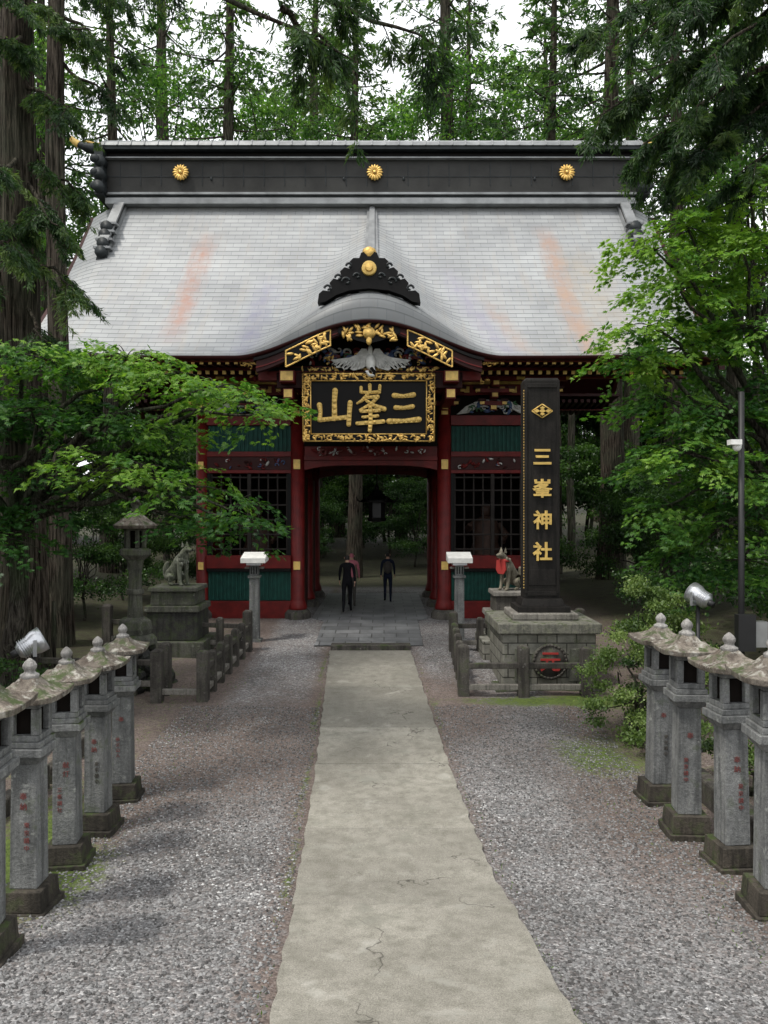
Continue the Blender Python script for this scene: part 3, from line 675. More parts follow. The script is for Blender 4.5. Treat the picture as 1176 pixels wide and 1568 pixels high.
def brush(strokes,s,loc,parent):
    b=MB();n=0
    for st_ in strokes:
        P=[(x*s,z*s,w*s) for x,z,w in st_];Q2=[]
        for a,c in zip(P[:-1],P[1:]):
            for t in (0,.34,.67): Q2.append(tuple(a[i]*(1-t)+c[i]*t for i in range(3)))
        Q2.append(P[-1])
        for a,c in zip(Q2[:-1],Q2[1:]):
            dx,dz=c[0]-a[0],c[1]-a[1];L=math.hypot(dx,dz)+1e-6;nx_,nz_=-dz/L,dx/L;n+=1;f=-.035-.0009*n
            b.polyxz([(a[0]+nx_*a[2],a[1]+nz_*a[2]),(c[0]+nx_*c[2],c[1]+nz_*c[2]),(c[0]-nx_*c[2],c[1]-nz_*c[2]),(a[0]-nx_*a[2],a[1]-nz_*a[2])],f,.01,'goldflat')
        for a in Q2:
            n+=1;b.cyl((a[0],.01,a[1]),(a[0],-.035-.0009*n,a[1]),a[2],a[2],'goldflat',12)
    b.obj('character',parent,loc)
brush([[(.02,.48,.075),(.0,.2,.065),(.0,-.26,.07)],[(-.40,.10,.07),(-.37,-.1,.05),(-.40,-.30,.06),(-.1,-.27,.055),(.38,-.22,.06)],[(.42,.16,.065),(.40,-.1,.06),(.38,-.42,.06)]],.92,(-.84,0,.80),sg)
brush([[(.0,.56,.045),(.0,.40,.04)],[(-.22,.50,.04),(-.22,.38,.038),(.0,.37,.04),(.24,.39,.038)],[(.25,.54,.04),(.24,.37,.038)],
 [(-.05,.33,.04),(-.2,.17,.04),(-.32,.10,.025)],[(-.08,.25,.035),(.20,.27,.048),(.05,.10,.04),(-.25,-.06,.025)],[(-.10,.18,.035),(.10,.05,.045),(.36,-.04,.06)],
 [(-.22,-.10,.038),(.24,-.07,.045)],[(-.18,-.24,.033),(.20,-.21,.038)],[(-.32,-.40,.045),(.34,-.35,.05)],[(.01,.0,.045),(.02,-.3,.05),(.0,-.58,.05)]],.98,(.03,0,.83),sg)
brush([[(-.26,.36,.07),(.0,.34,.05),(.27,.38,.07)],[(-.22,.03,.065),(.0,.02,.05),(.24,.06,.065)],[(-.40,-.34,.075),(.0,-.33,.055),(.42,-.29,.075)]],.90,(.86,0,.80),sg)
def text(s,size,loc,mat,parent=None,ext=.015,off=0.0,name='characters',sx=1.0,vertical=0,sz=1.0):
    lines=list(s) if vertical else [s];holder=None
    for k,ch in enumerate(lines):
        c=bpy.data.curves.new(name,'FONT');c.body=ch;c.size=size;c.extrude=ext;c.offset=off;c.align_x='LEFT';c.resolution_u=3
        t=bpy.data.objects.new('tmp',c);sc.collection.objects.link(t)
        dg=bpy.context.evaluated_depsgraph_get();me=bpy.data.meshes.new_from_object(t.evaluated_get(dg));bpy.data.objects.remove(t)
        co=np.zeros(len(me.vertices)*3);me.vertices.foreach_get('co',co);co=co.reshape(-1,3)
        co[:,:2]-=(co[:,:2].max(0)+co[:,:2].min(0))/2;me.vertices.foreach_set('co',co.ravel())
        me.materials.clear();me.materials.append(M[mat])
        o=bpy.data.objects.new(name,me);o.rotation_euler=(math.pi/2,0,0);o.scale=(sx,sz,1)
        o.location=(loc[0],loc[1],loc[2]-k*vertical);link(o,parent)
        holder=o
    return holder
hl=MB();hl.lathe([(.1,.0),(.26,.03),(.3,.12),(.26,.14)],(0,0,0),'black',6,False);hl.lathe([(.25,.14),(.25,.62)],(0,0,0),'darkmetal',6,False)
hl.lathe([(.52,.6),(.5,.66),(.24,.82),(.12,.95),(.06,1.0)],(0,0,0),'black',6,False);hl.ell((0,0,1.05),(.07,.07,.1),'black')
for i in range(6):
    a=i*math.pi/3;hl.tube([(.5*math.cos(a),.5*math.sin(a),.62),(.6*math.cos(a),.6*math.sin(a),.68),(.62*math.cos(a),.62*math.sin(a),.78)],[.03,.03,.02],'black',6)
hl.cyl((0,0,1.1),(0,0,3.9),.02,.02,'black',6)
hl.obj('hanging_lantern',gate,(.14,2.4,3.15))
# ------------------------------------------------------------ lanterns
def lantern_mesh():
    b=MB();g='granite'
    b.box(-.215,.215,-.215,.215,-.3,.05,'granite_dark');b.box(-.185,.185,-.185,.185,.053,.22,'granite_dark',.93)
    b.box(-.115,.115,-.115,.115,.223,1.27,g,.93)
    b.box(-.12,.12,-.12,.12,1.273,1.34,g,1.35);b.box(-.18,.18,-.18,.18,1.343,1.41,g)
    b.box(-.155,.155,-.155,.155,1.413,1.46,g)
    z0,z1=1.463,1.79;w=.135
    b.box(-w,w,-w,w,z0,z0+.05,g);b.box(-w,w,-w,w,z1-.05,z1,g)
    for sx in (-1,1):
        for sy in (-1,1): b.box(*sorted((sx*w,sx*(w-.065))),*sorted((sy*w,sy*(w-.065))),z0+.053,z1-.053,g)
    b.box(-.085,.085,-.085,.085,z0+.053,z1-.053,'interior')
    Rr=.275;zr=1.793;vs=[];fs=[]
    prof=[(1.0,.052),(.80,.068),(.58,.095),(.38,.135),(.24,.185)];K=6;NN=4*K
    for k,(r,h) in enumerate(prof):
        for i in range(NN):
            side=i//K;u=(i%K)/K*2-1;rot=side*math.pi/2;x=r*Rr;y=u*r*Rr;X=x*math.cos(rot)-y*math.sin(rot);Y=x*math.sin(rot)+y*math.cos(rot)
            vs.append((X,Y,zr+h+(.022*(abs(u)**3)*r if k<3 else 0)))
    for k in range(len(prof)-1):
        for i in range(NN): fs.append((k*NN+i,k*NN+(i+1)%NN,(k+1)*NN+(i+1)%NN,(k+1)*NN+i))
    fs.append(tuple(4*NN+i for i in range(NN)));bot=len(vs)
    for i in range(NN):
        v=vs[i];vs.append((v[0]*.97,v[1]*.97,v[2]-.05))
    bot2=len(vs)
    for i in range(NN):
        v=vs[i];vs.append((v[0]*.5,v[1]*.5,zr))
    for i in range(NN): fs.append((i,(i+1)%NN,bot+(i+1)%NN,bot+i));fs.append((bot+i,bot+(i+1)%NN,bot2+(i+1)%NN,bot2+i))
    fs.append(tuple(bot2+NN-1-i for i in range(NN)))
    b.add(vs,fs,'granite_roof')
    b.lathe([(.075,-.01),(.078,.02),(.05,.035),(.04,.05),(.055,.075),(.058,.10),(.04,.13),(.012,.155),(0,.16)],(0,0,1.98),'finial',14)
    return b.mesh('stone_lantern')
LM=lantern_mesh()
tcache={}
def redtext(s,size,x,z0,step,parent,y,mat='redp'):
    for k,ch in enumerate(s):
        key=(ch,size,mat)
        if key not in tcache:
            o=text(ch,size,(0,0,0),mat,None,.002,0,'engraving');tcache[key]=o.data;bpy.data.objects.remove(o)
        o=bpy.data.objects.new('engraving',tcache[key]);o.rotation_euler=(math.pi/2,0,0);o.location=(x,y,z0-k*step);link(o,parent)
LP=[(-2.87,5.5),(-2.96,6.42),(-3.06,7.45),(-3.08,8.3),(-3.13,9.25),(-3.95,6.4),
    (3.22,6.35),(3.35,7.4),(3.22,8.2),(3.28,9.2),(3.42,5.3)]
for k,(x,y) in enumerate(LP):
    o=bpy.data.objects.new('stone_lantern',LM);z=gz(x,y)+.0;s=(1.05 if x>0 else .98)+random.uniform(-.02,.02)
    o.location=(x,y,z);o.rotation_euler=(random.uniform(-.014,.014),random.uniform(-.018,.018),random.uniform(-.12,.12)+(-.05 if x>0 else .05));o.scale=(s,s,s);link(o)
    bm_=o.modifiers.new('bevel','BEVEL');bm_.width=.006;bm_.segments=2;bm_.limit_method='ANGLE';bm_.angle_limit=D2R(35)
    redtext(random.choice(['奉納','奉','献灯']),.065,random.choice((0,.02)),1.0,.085,o,-.1145,'redp')
    redtext(random.choice(['東京講中','三峯講社','秩父山人']),.05,random.choice((-.04,.03)),.76,.065,o,-.1170,'redp' if k%3 else 'fence')
b=MB()
for k in range(9):
    y=4.5+k*.85;b.box(3.75,3.95,y,y+.75,gz(3.8,y)-.2,gz(3.8,y)+.28,'fence')
b.obj('stone_kerb',bevel=.03)
b=MB()
for k in range(10):
    y=5+k*.8;b.box(-4.35,-4.2,y,y+.7,gz(-4.2,y)-.2,gz(-4.2,y)+.22+.05*(k%2),'fence')
b.obj('stone_kerb',bevel=.03)
# ------------------------------------------------------------ fences (tamagaki)
def fence(name,runs,ph=.78,pw=.17,mat='fence'):
    b=MB();done=[]
    for pts,step,hs in runs:
        for (p,q) in zip(pts[:-1],pts[1:]):
            d=math.hypot(q[0]-p[0],q[1]-p[1]);n=max(1,round(d/step))
            for i in range(n+1):
                t=i/n;x=p[0]+(q[0]-p[0])*t;y=p[1]+(q[1]-p[1])*t
                if any(math.hypot(x-a,y-c)<.25 for a,c in done): continue
                done.append((x,y))
                z=gz(x,y);hh=ph*(1.12 if i in (0,n) else .92)*random.uniform(.97,1.03);w=pw*(1.15 if i in (0,n) else .9)
                b.box(x-w/2,x+w/2,y-w/2,y+w/2,z-.2,z+hh,mat);b.box(x-w/2,x+w/2,y-w/2,y+w/2,z+hh+.002,z+hh+.04,mat,.55)
            ang=math.atan2(q[1]-p[1],q[0]-p[0])
            for hz in hs:
                z0,z1=gz(*p)+hz,gz(*q)+hz;nx_,ny_=-math.sin(ang)*.045,math.cos(ang)*.045
                vs=[]
                for (P,z) in ((p,z0),(q,z1)):
                    for sx,sz in ((-1,0),(1,0),(1,.1),(-1,.1)): vs.append((P[0]+nx_*sx,P[1]+ny_*sx,z+sz))
                b.add(vs,[(0,1,5,4),(1,2,6,5),(2,3,7,6),(3,0,4,7)],mat+'_light' if hz<.25 else mat)
    return b.obj(name,bevel=.012)
fence('stone_fence',[([(-3.15,13.4),(-3.05,17.2)],.62,(.12,.5)),([(-3.95,13.4),(-3.2,13.4)],.8,(.12,)),([(-3.05,17.25),(-6.2,17.25)],.62,(.12,.5)),([(-6.2,13.6),(-3.95,13.9)],.6,(.12,.5))])
fence('stone_fence',[([(1.42,13.75),(1.55,17.2)],.62,(.12,.5)),([(1.42,13.7),(2.48,13.7),(3.6,13.7)],1.1,(.12,.5)),([(1.6,17.3),(4.4,17.3)],.6,(.12,.5)),([(3.65,13.75),(4.3,17.2)],.62,(.12,.5))])
for x,y in ((-3.06,18.2),(1.78,18.2)):
    b=MB();z=gz(x,y)
    b.box(-.17,.17,-.17,.17,-.1,.06,'granite');b.box(-.115,.115,-.115,.115,.063,1.5,'granite',.92)
    b.box(-.14,.14,-.14,.14,1.503,1.56,'granite');b.box(-.1,.1,-.1,.1,1.563,1.8,'granite')
    for xx in (-.06,0,.06): b.box(xx-.012,xx+.012,-.112,-.1025,1.6,1.77,'black')
    for xx in (-.17,.17): b.box(xx-.05,xx+.05,-.09,.09,1.72,1.76,'fence_light')
    b.box(-.17,.17,-.17,.17,1.803,1.86,'silver');b.polyyz([(-.26,1.863),(.26,1.9),(.26,2.1),(-.26,1.98)],-.29,.29,'white')
    b.obj('stone_lamp_post',None,(x,y,z),bevel=.008)
# ------------------------------------------------------------ tall old lantern on rock pile
tl=empty('tall_stone_lantern',(-4.72,14.6,0))
b=MB();z0=.95
b.lathe([(.42,0),(.42,.12),(.34,.2)],(0,0,z0),'oldstone',6,False);b.lathe([(.3,.2),(.33,.3),(.3,.45),(.2,.52)],(0,0,z0),'oldstone',6,False)
b.lathe([(.15,.5),(.125,.9),(.12,1.35),(.15,1.55),(.17,1.6)],(0,0,z0),'oldstone',14);b.lathe([(.16,.95),(.165,1.0),(.16,1.05)],(0,0,z0),'oldstone',14)
b.lathe([(.17,1.6),(.3,1.7),(.3,1.8),(.22,1.83)],(0,0,z0),'oldstone',6,False)
for i in range(6):
    a=i*math.pi/3;c=(.17*math.cos(a),.17*math.sin(a));b.box(c[0]-.035,c[0]+.035,c[1]-.035,c[1]+.035,z0+1.83,z0+2.18,'oldstone')
b.lathe([(.11,1.83),(.11,2.18)],(0,0,z0),'interior',8);b.lathe([(.22,2.16),(.22,2.2)],(0,0,z0),'oldstone',6,False)
b.lathe([(.40,2.2),(.43,2.26),(.28,2.36),(.14,2.47),(.07,2.5)],(0,0,z0),'granite_roof',6,False)
b.lathe([(.08,2.5),(.10,2.54),(.05,2.58),(.09,2.66),(.08,2.72),(.02,2.80),(0,2.81)],(0,0,z0),'oldstone',12)
b.obj('lantern',tl,bevel=.012)
def rockpile(name,cx,cy,rx,ry,z0,z1,n,seed,parent=None,mat='rock',rs=(.14,.26)):
    b=MB();rr=random.Random(seed)
    for i in range(n):
        t=i/n;k=1-t*.62;a=rr.uniform(0,6.28);z=z0+(z1-z0)*t;q=rr.uniform(*rs)*(1-.25*t)
        rot=Matrix.Rotation(rr.uniform(0,3),3,(rr.random(),rr.random(),rr.random()+.1))
        b.ell((cx+rx*k*math.cos(a)*rr.uniform(.75,1),cy+ry*k*math.sin(a)*rr.uniform(.75,1),z),(q,q*.8,q*.65),mat,7,rot)
    b.ell((cx,cy,(z0+z1)/2-.1),(rx*.7,ry*.7,(z1-z0)*.55),mat,10)
    o=b.obj(name,parent)
    for p in o.data.polygons:p.use_smooth=False
    return o
rockpile('rock_pile',0,0,.72,.72,gz(-4.7,14.6)-.05,.92,90,5,tl)
# ------------------------------------------------------------ skin helper
def skin(verts,edges,name,lv=2):
    idx={k:i for i,k in enumerate(verts)};me=bpy.data.meshes.new(name)
    me.from_pydata([v[:3] for v in verts.values()],[(idx[a],idx[c]) for a,c in edges],[])
    o=bpy.data.objects.new('tmp',me);sc.collection.objects.link(o)
    mod=o.modifiers.new('s','SKIN');mod.use_smooth_shade=True
    for i,v in enumerate(verts.values()):
        d=me.skin_vertices[0].data[i];r=v[3];r2=v[4] if len(v)>4 else r;d.radius=(r,r2);d.use_root=(i==0)
    ss=o.modifiers.new('ss','SUBSURF');ss.levels=lv;ss.render_levels=lv
    dg=bpy.context.evaluated_depsgraph_get();m2=bpy.data.meshes.new_from_object(o.evaluated_get(dg));bpy.data.objects.remove(o)
    m2.name=name;return m2
def ch(*a): return list(zip(a[:-1],a[1:]))
def person(name,loc,height,stride,top,bottom,hairk='hair',rz=0,bag=False,armbend=0.0):
    s=stride
    v={'pelvis':(0,0,.95,.135,.10),'waist':(0,0,1.10,.125,.09),'chest':(0,.0,1.30,.15,.105),'uchest':(0,.0,1.41,.12,.085),'neck':(0,.005,1.50,.052),'skull0':(0,.012,1.575,.068,.075),'skull1':(0,.01,1.65,.078,.09),'skull2':(0,.005,1.70,.05,.06)}
    e=ch('pelvis','waist','chest','uchest','neck','skull0','skull1','skull2')
    for sd,n in ((-1,'L'),(1,'R')):
        k=sd*s
        v.update({'hip'+n:(sd*.09,0,.87,.088),'knee'+n:(sd*.095,.13*k+.04,.49,.056),'calf'+n:(sd*.095,.12*k-.02+(-.05 if k<0 else 0),.33,.052),'ankle'+n:(sd*.095,.24*k-(.04 if k<0 else 0),.09+(.03 if k<0 else 0),.036),'heel'+n:(sd*.095,.24*k-(.06 if k<0 else .02),.045+(.03 if k<0 else 0),.036),'toe'+n:(sd*.11,.24*k+.15,.03,.033,.026)})
        e+=[('pelvis','hip'+n)]+ch('hip'+n,'knee'+n,'calf'+n,'ankle'+n,'heel'+n,'toe'+n)
        a=-k
        v.update({'sh'+n:(sd*.175,0,1.40,.058),'el'+n:(sd*.225,.07*a-.02,1.14,.043),'wr'+n:(sd*.235,.16*a+.04+armbend,.92+armbend*.5,.028),'hd'+n:(sd*.235,.185*a+.05+armbend,.855+armbend*.5,.030,.018)})
        e+=[('uchest','sh'+n)]+ch('sh'+n,'el'+n,'wr'+n,'hd'+n)
    body=skin(v,e,name)
    for m_ in (M[top],M[bottom],M['skin'],M[hairk],M['cloth_black']): body.materials.append(m_)
    for p in body.polygons:
        c=p.center
        if c.z>1.66 or (c.z>1.55 and c.y<.045): i=3
        elif c.z>1.49: i=2
        elif abs(c.x)>.19 and c.z<.925: i=2
        elif c.z<.07: i=4
        elif c.z<.93 and abs(c.x)<.2: i=1
        else:i=0
        p.material_index=i
    root=empty(name,loc,rz);root.scale=(height/1.745,)*3
    link(bpy.data.objects.new('body',body),root)
    for sd,n in ((-1,'L'),(1,'R')):
        h=Vector(v['hd'+n][:3])
        for q,(dy,L) in enumerate(((-.026,.062),(-.009,.074),(.009,.07),(.024,.055),(.035,.05))):
            th=q==4
            fv={'a':(h.x,h.y+dy*.8,h.z+(.0 if not th else .02),.009),'b':(h.x-sd*.004,h.y+dy+(.02 if th else 0),h.z-L*.5-(.0 if th else .015),.0085),'c':(h.x-sd*.02,h.y+dy+(.025 if th else .004),h.z-L-(0 if th else .012),.007)}
            fm=skin(fv,ch('a','b','c'),'finger',1);fm.materials.append(M['skin']);link(bpy.data.objects.new('finger',fm),root)
    b=MB()
    b.ell((0,.098,1.615),(.013,.02,.022),'skin',8)
    for sd in (-1,1):
        b.ell((sd*.083,.01,1.615),(.012,.02,.032),'skin',8);b.ell((sd*.03,.088,1.64),(.013,.008,.008),'black',8)
    b.ell((0,.093,1.575),(.024,.008,.006),'redp',8);b.obj('face_features',root)
    if bag:
        b=MB();b.ell((0,-.16,1.2),(.15,.09,.22),'cloth_grey',12);b.obj('backpack',root)
    return root
person('walking_man',(-1.05,21.9,.615),1.66,1,'cloth_black','cloth_black')
person('walking_visitor',(.12,24.4,.615),1.60,-1,'cloth_navy','cloth_navy',bag=True)
person('walking_woman',(-.98,23.3,.615),1.64,-1,'pink','cloth_grey',hairk='pink')
# ------------------------------------------------------------ wolves
def wolf(name,loc,rz,mat,sc_=1.0,bib=False):
    v={'pel':(-.22,0,.17,.14,.15),'back':(-.12,0,.36,.14,.15),'mid':(.0,0,.50,.14,.145),'chest':(.12,0,.58,.135,.14),'neck':(.19,0,.74,.095,.10),'head':(.26,0,.86,.085,.09),'muz':(.36,0,.84,.052,.05),'nose':(.45,0,.825,.034,.034)}
    e=ch('pel','back','mid','chest','neck','head','muz','nose')
    for s,n in ((-1,'L'),(1,'R')):
        v.update({'fs'+n:(.15,s*.095,.50,.07),'fe'+n:(.14,s*.10,.30,.05),'fw'+n:(.17,s*.10,.12,.04),'fp'+n:(.20,s*.10,.035,.042),'ft'+n:(.27,s*.10,.03,.035),
        'hh'+n:(-.2,s*.13,.20,.10),'hk'+n:(-.0,s*.17,.22,.075),'hc'+n:(-.14,s*.17,.07,.045),'hp'+n:(.02,s*.17,.035,.04)})
        e+=[('chest','fs'+n)]+ch('fs'+n,'fe'+n,'fw'+n,'fp'+n,'ft'+n)+[('pel','hh'+n)]+ch('hh'+n,'hk'+n,'hc'+n,'hp'+n)
    v.update({'t1':(-.36,0,.12,.06),'t2':(-.45,0,.24,.07),'t3':(-.44,0,.42,.075),'t4':(-.37,0,.54,.03)});e+=[('pel','t1')]+ch('t1','t2','t3','t4')
    me=skin(v,e,name);me.materials.append(M[mat])
    r=empty(name,loc,rz);r.scale=(sc_,)*3;link(bpy.data.objects.new('body',me),r)
    b=MB()
    for s in (-1,1):
        b.add([(.20,s*.02,.92),(.27,s*.075,.90),(.18,s*.085,.88),(.205,s*.07,1.03)],[(0,1,3),(1,2,3),(2,0,3),(0,2,1)],mat)
        b.ell((.315,s*.05,.885),(.016,.012,.012),'black',6)
    b.ell((.47,0,.835),(.02,.022,.018),'black',6);b.ell((.36,0,.79),(.07,.03,.018),mat,8)
    for k in range(16): 
        a=random.uniform(-2.2,2.2);b.ell((.14+.09*math.cos(a),.12*math.sin(a),random.uniform(.5,.74)),(.05,.035,.06),mat,6)
    b.obj('ears_and_fur',r)
    if bib:
        b=MB();b.lathe([(.125,.0),(.14,-.05),(.13,-.06),(.115,.01)],(.17,0,.74),'bib',14);b.polyyz([(-.13,.72),(.13,.72),(.15,.5),(.08,.4),(-.08,.4),(-.15,.5)],.27,.30,'bib');b.obj('red_bib',r)
    return r
def pedestal(name,x,y,tiers,mat):
    b=MB();z=gz(x,y)-.15
    for (w,h,mt) in tiers: b.box(-w/2,w/2,-w/2,w/2,z,z+h-.003,mt,.98);z+=h
    b.obj(name,None,(x,y,0),bevel=.02);return z
z=pedestal('statue_pedestal',-4.62,17.3,[(1.5,.45,'oldstone'),(1.12,.62,'rock'),(1.2,.14,'oldstone'),(.98,.3,'oldstone'),(1.08,.1,'oldstone')],'ashlar')
wolf('wolf_statue',(-4.62,17.3,z-.01),D2R(-35),'wolf',.98)
z=pedestal('statue_pedestal',2.86,17.2,[(1.5,.5,'ashlar'),(1.1,.45,'oldstone'),(1.2,.12,'fence_light'),(.86,.36,'fence'),(.95,.1,'fence_light')],'ashlar')
wolf('wolf_statue',(2.80,17.2,z-.01),D2R(-140),'wolf2',.95,True)
# ------------------------------------------------------------ stele monument
mo_=empty('stone_monument',(3.04,15.0,0))
b=MB()
b.box(-1.0,1.0,-1.0,1.0,-.1,.22,'oldstone');b.box(-.86,.86,-.86,.86,.223,1.22,'ashlar');b.box(-.95,.95,-.95,.95,1.223,1.42,'ped');b.box(-.62,.62,-.55,.55,1.423,1.55,'fence_light')
b.obj('pedestal',mo_,bevel=.025)
b=MB();b.box(-.5,.5,-.42,.42,1.553,1.66,'slate');b.box(-.42,.42,-.32,.32,1.663,1.80,'slate',.9);b.box(-.34,.34,-.2,.2,1.803,5.98,'slate');
b.box(-.34,.34,-.2,.2,5.983,6.04,'slate',.9)
for (x0,x1,z0,z1) in ((-.337,-.285,1.9,5.9),(.285,.337,1.9,5.9),(-.282,.282,5.85,5.93),(-.282,.282,1.85,1.93)): b.box(x0,x1,-.225,-.203,z0,z1,'slate')
b.box(-.26,.26,-.215,-.203,2.05,2.35,'slate')
for zz in np.arange(2.0,5.85,.055): b.ell((-.345,-.18,zz),(.012,.016,.016),'goldflat',6)
b.obj('slab',mo_,bevel=.008)
text('三峯神社',.37,(0,-.235,4.52),'goldflat',mo_,.02,.009,vertical=.605)
b=MB()
for (cx,cz,r) in ((0,5.40,.07),(-.11,5.40,.06),(.11,5.40,.06),(0,5.46,.05),(0,5.34,.05)):
    b.polyxz([(cx-r,cz),(cx,cz+r*.62),(cx+r,cz),(cx,cz-r*.62)],-.25,-.2-r*.1,'goldflat')
for s in (-1,1):
    for q in (-1,1): b.cyl((s*.2,-.225,5.40),(0,-.225,5.40+q*.13),.012,.012,'goldflat',6)
b.obj('gold_emblem',mo_)
b=MB();b.cyl((0,-.86,.72),(0,-.93,.72),.33,.33,'oldstone',28);b.cyl((0,-.932,.72),(0,-.94,.72),.28,.28,'fence',28)
for q in np.linspace(0,2*math.pi,28,endpoint=False): b.cyl((.3*math.cos(q),-.935,.72+.3*math.sin(q)),(.3*math.cos(q+.22),-.935,.72+.3*math.sin(q+.22)),.022,.022,'fence',6)
b.obj('emblem_disc',mo_);text('元',.40,(0,-.945,.72),'bib',mo_,.008,.004)
b=MB();b.box(.35,.62,-.9,-.864,.35,.95,'oldstone');b.box(-.64,-.38,-.9,-.864,.35,.95,'oldstone');b.obj('side_plaques',mo_,bevel=.01)
# ------------------------------------------------------------ floodlights, camera pole
def flood(name,loc,rz,tilt,hgt):
    r=empty(name,loc,rz);b=MB()
    b.cyl((0,0,0),(0,0,hgt-.12),.03,.025,'darkmetal',10);b.cyl((0,0,0),(0,0,.03),.09,.09,'darkmetal',14)
    b.box(-.15,.15,-.02,.02,hgt-.13,hgt-.10,'silver')
    for s in (-1,1): b.box(*sorted((s*.153,s*.165)),-.02,.02,hgt-.13,hgt+.06,'silver')
    b.obj('pole',r)
    h=MB();h.lathe([(0,-.2),(.07,-.19),(.10,-.15),(.115,-.05),(.145,.02),(.15,.12),(.14,.12)],(0,0,0),'silver',20);h.cyl((0,0,.1),(0,0,.125),.135,.135,'glass',20)
    h.cyl((0,0,-.15),(0,0,-.26),.05,.045,'darkmetal',12)
    for k in range(5): h.cyl((0,0,-.15+.025*k),(0,0,-.14+.025*k),.12,.12,'silver',18)
    o=h.obj('lamp_head',r,(0,0,hgt));o.rotation_euler=(D2R(tilt),0,0)
flood('flood_light',(-4.1,9.0,gz(-4.1,9.0)),D2R(-60),-62,1.9)
flood('flood_light',(4.45,10.9,gz(4.45,10.9)),D2R(35),-65,2.2)
zb=gz(4.97,10.7);r=empty('security_camera_pole',(4.97,10.7,zb));b=MB()
b.cyl((0,0,-.2),(0,0,5.13-zb),.045,.04,'darkmetal',12);b.cyl((0,0,0),(0,0,.05),.12,.12,'darkmetal',14);b.box(-.12,.12,-.18,-.05,1.55-zb,2.05-zb,'darkmetal');b.box(.11,.30,-.14,0,1.6-zb,1.95-zb,'silver')
b.cyl((0,0,4.42-zb),(-.1,-.1,4.42-zb),.02,.02,'white',8);b.ell((-.12,-.13,4.36-zb),(.06,.06,.07),'white',12);b.box(-.24,-.09,-.22,-.09,4.38-zb,4.45-zb,'white');b.obj('pole_and_camera',r)
b=MB();b.cyl((0,0,-.1),(0.01,0,1.5),.045,.04,'bark2',8);b.obj('wooden_stake',None,(-6.1,14.2,gz(-6.1,14.2)))
# ------------------------------------------------------------ TREES
def taper(p0,p1,n,sag=0,wob=.0):
    t=np.linspace(0,1,n)[:,None];P=np.array(p0)[None]*(1-t)+np.array(p1)[None]*t
    P[:,2]+=(sag*4*t*(1-t))[:,0];P+=wob*np.sin(t*np.array([[5.,7.,9.]])*1.3+rng.uniform(0,6,3))*t*(1-t)*2;return P
def frond(pl,pts,nt_,twl,tuft,tl,tw,mi=1,sh0=.45,spread=.9,droop=.35,rad=.03):
    P=np.asarray(pts);k=len(P)
    V,Q=tube(P,np.linspace(rad,rad*.2,k),5);pl.add(V,Q,0,.5)
    ts=rng.uniform(.12,1,nt_);x=ts*(k-1);i=np.minimum(x.astype(int),k-2);f=(x-i)[:,None]
    B=P[i]*(1-f)+P[i+1]*f;Dn=nrmz(P[i+1]-P[i]);S=nrmz(np.cross(Dn,[0,0,1.]))*rng.choice([-1,1],nt_)[:,None]
    td=nrmz(Dn*rng.uniform(.25,.9,(nt_,1))+S*spread+np.array([0,0,-droop])+rnd(nt_,.15))
    L=twl*(1.1-.6*ts)*rng.uniform(.6,1.15,nt_)
    sb=sh0+rng.normal(0,.14,nt_)
    u=rng.random((nt_,tuft));base=B[:,None]+td[:,None]*(L[:,None]*u)[...,None]+rnd(nt_*tuft,.02).reshape(nt_,tuft,3)
    base[...,2]-=(L[:,None]*u**2)*.3*droop
    d=nrmz(td[:,None]+rng.standard_normal((nt_,tuft,3))*.45+np.array([0,0,-droop*.5]))
    n_=nrmz(np.array([0,0,1.])+rng.standard_normal((nt_,tuft,3))*.7)
    m_=nt_*tuft
    V,Q=leaves(base.reshape(-1,3),d.reshape(-1,3),n_.reshape(-1,3),tl*rng.uniform(.6,1.3,m_),tw*rng.uniform(.7,1.3,m_))
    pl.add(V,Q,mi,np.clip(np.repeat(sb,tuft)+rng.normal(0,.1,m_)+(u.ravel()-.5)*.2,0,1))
def cedar_mesh(name,h,cs,seed_r=.42,nb=85,Lmax=3.6,nt_=14,tuft=10,tl=.28,tw=.085,mats=None):
    pl=Plant();z=np.linspace(-.5,h,16);P=np.stack([.08*np.sin(z*.3),.08*np.cos(z*.23),z],-1)
    rad=seed_r*(1-np.clip(z/h,0,1))**.75+.04;rad[0]*=1.25;rad[1]*=1.05
    V,Q=tube(P,rad,14,.05);pl.add(V,Q,0,.5)
    for i in range(nb):
        zz=cs+(h-cs)*(i/nb)**.95;rel=(zz-cs)/(h-cs);a=i*2.4+rng.uniform(-.5,.5)
        L=(Lmax*(1-rel)**.7+.5)*rng.uniform(.6,1.15)*(.6+.4*min(1,rel*5))
        p0=np.array([0,0,zz]);p1=p0+np.array([math.cos(a)*L,math.sin(a)*L,-L*rng.uniform(.05,.4)+rel*.8])
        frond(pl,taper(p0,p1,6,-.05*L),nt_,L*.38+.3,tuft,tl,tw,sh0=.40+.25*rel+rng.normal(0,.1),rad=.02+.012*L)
    for i in range(12):
        zz=rng.uniform(cs*.35,cs);a=rng.uniform(0,6.28);L=rng.uniform(.4,1.5);V,Q=tube(taper((0,0,zz),(math.cos(a)*L,math.sin(a)*L,zz-.1*L),4),np.linspace(.03,.008,4),5);pl.add(V,Q,0,.5)
    return pl.mesh(name,mats or [M['bark'],M['cedarfar']])
CED=[cedar_mesh('cedar_tree',34,14,.42,74,3.7),cedar_mesh('cedar_tree',30,10,.32,74,3.4),cedar_mesh('cedar_tree',37,16,.5,72,4.0)]
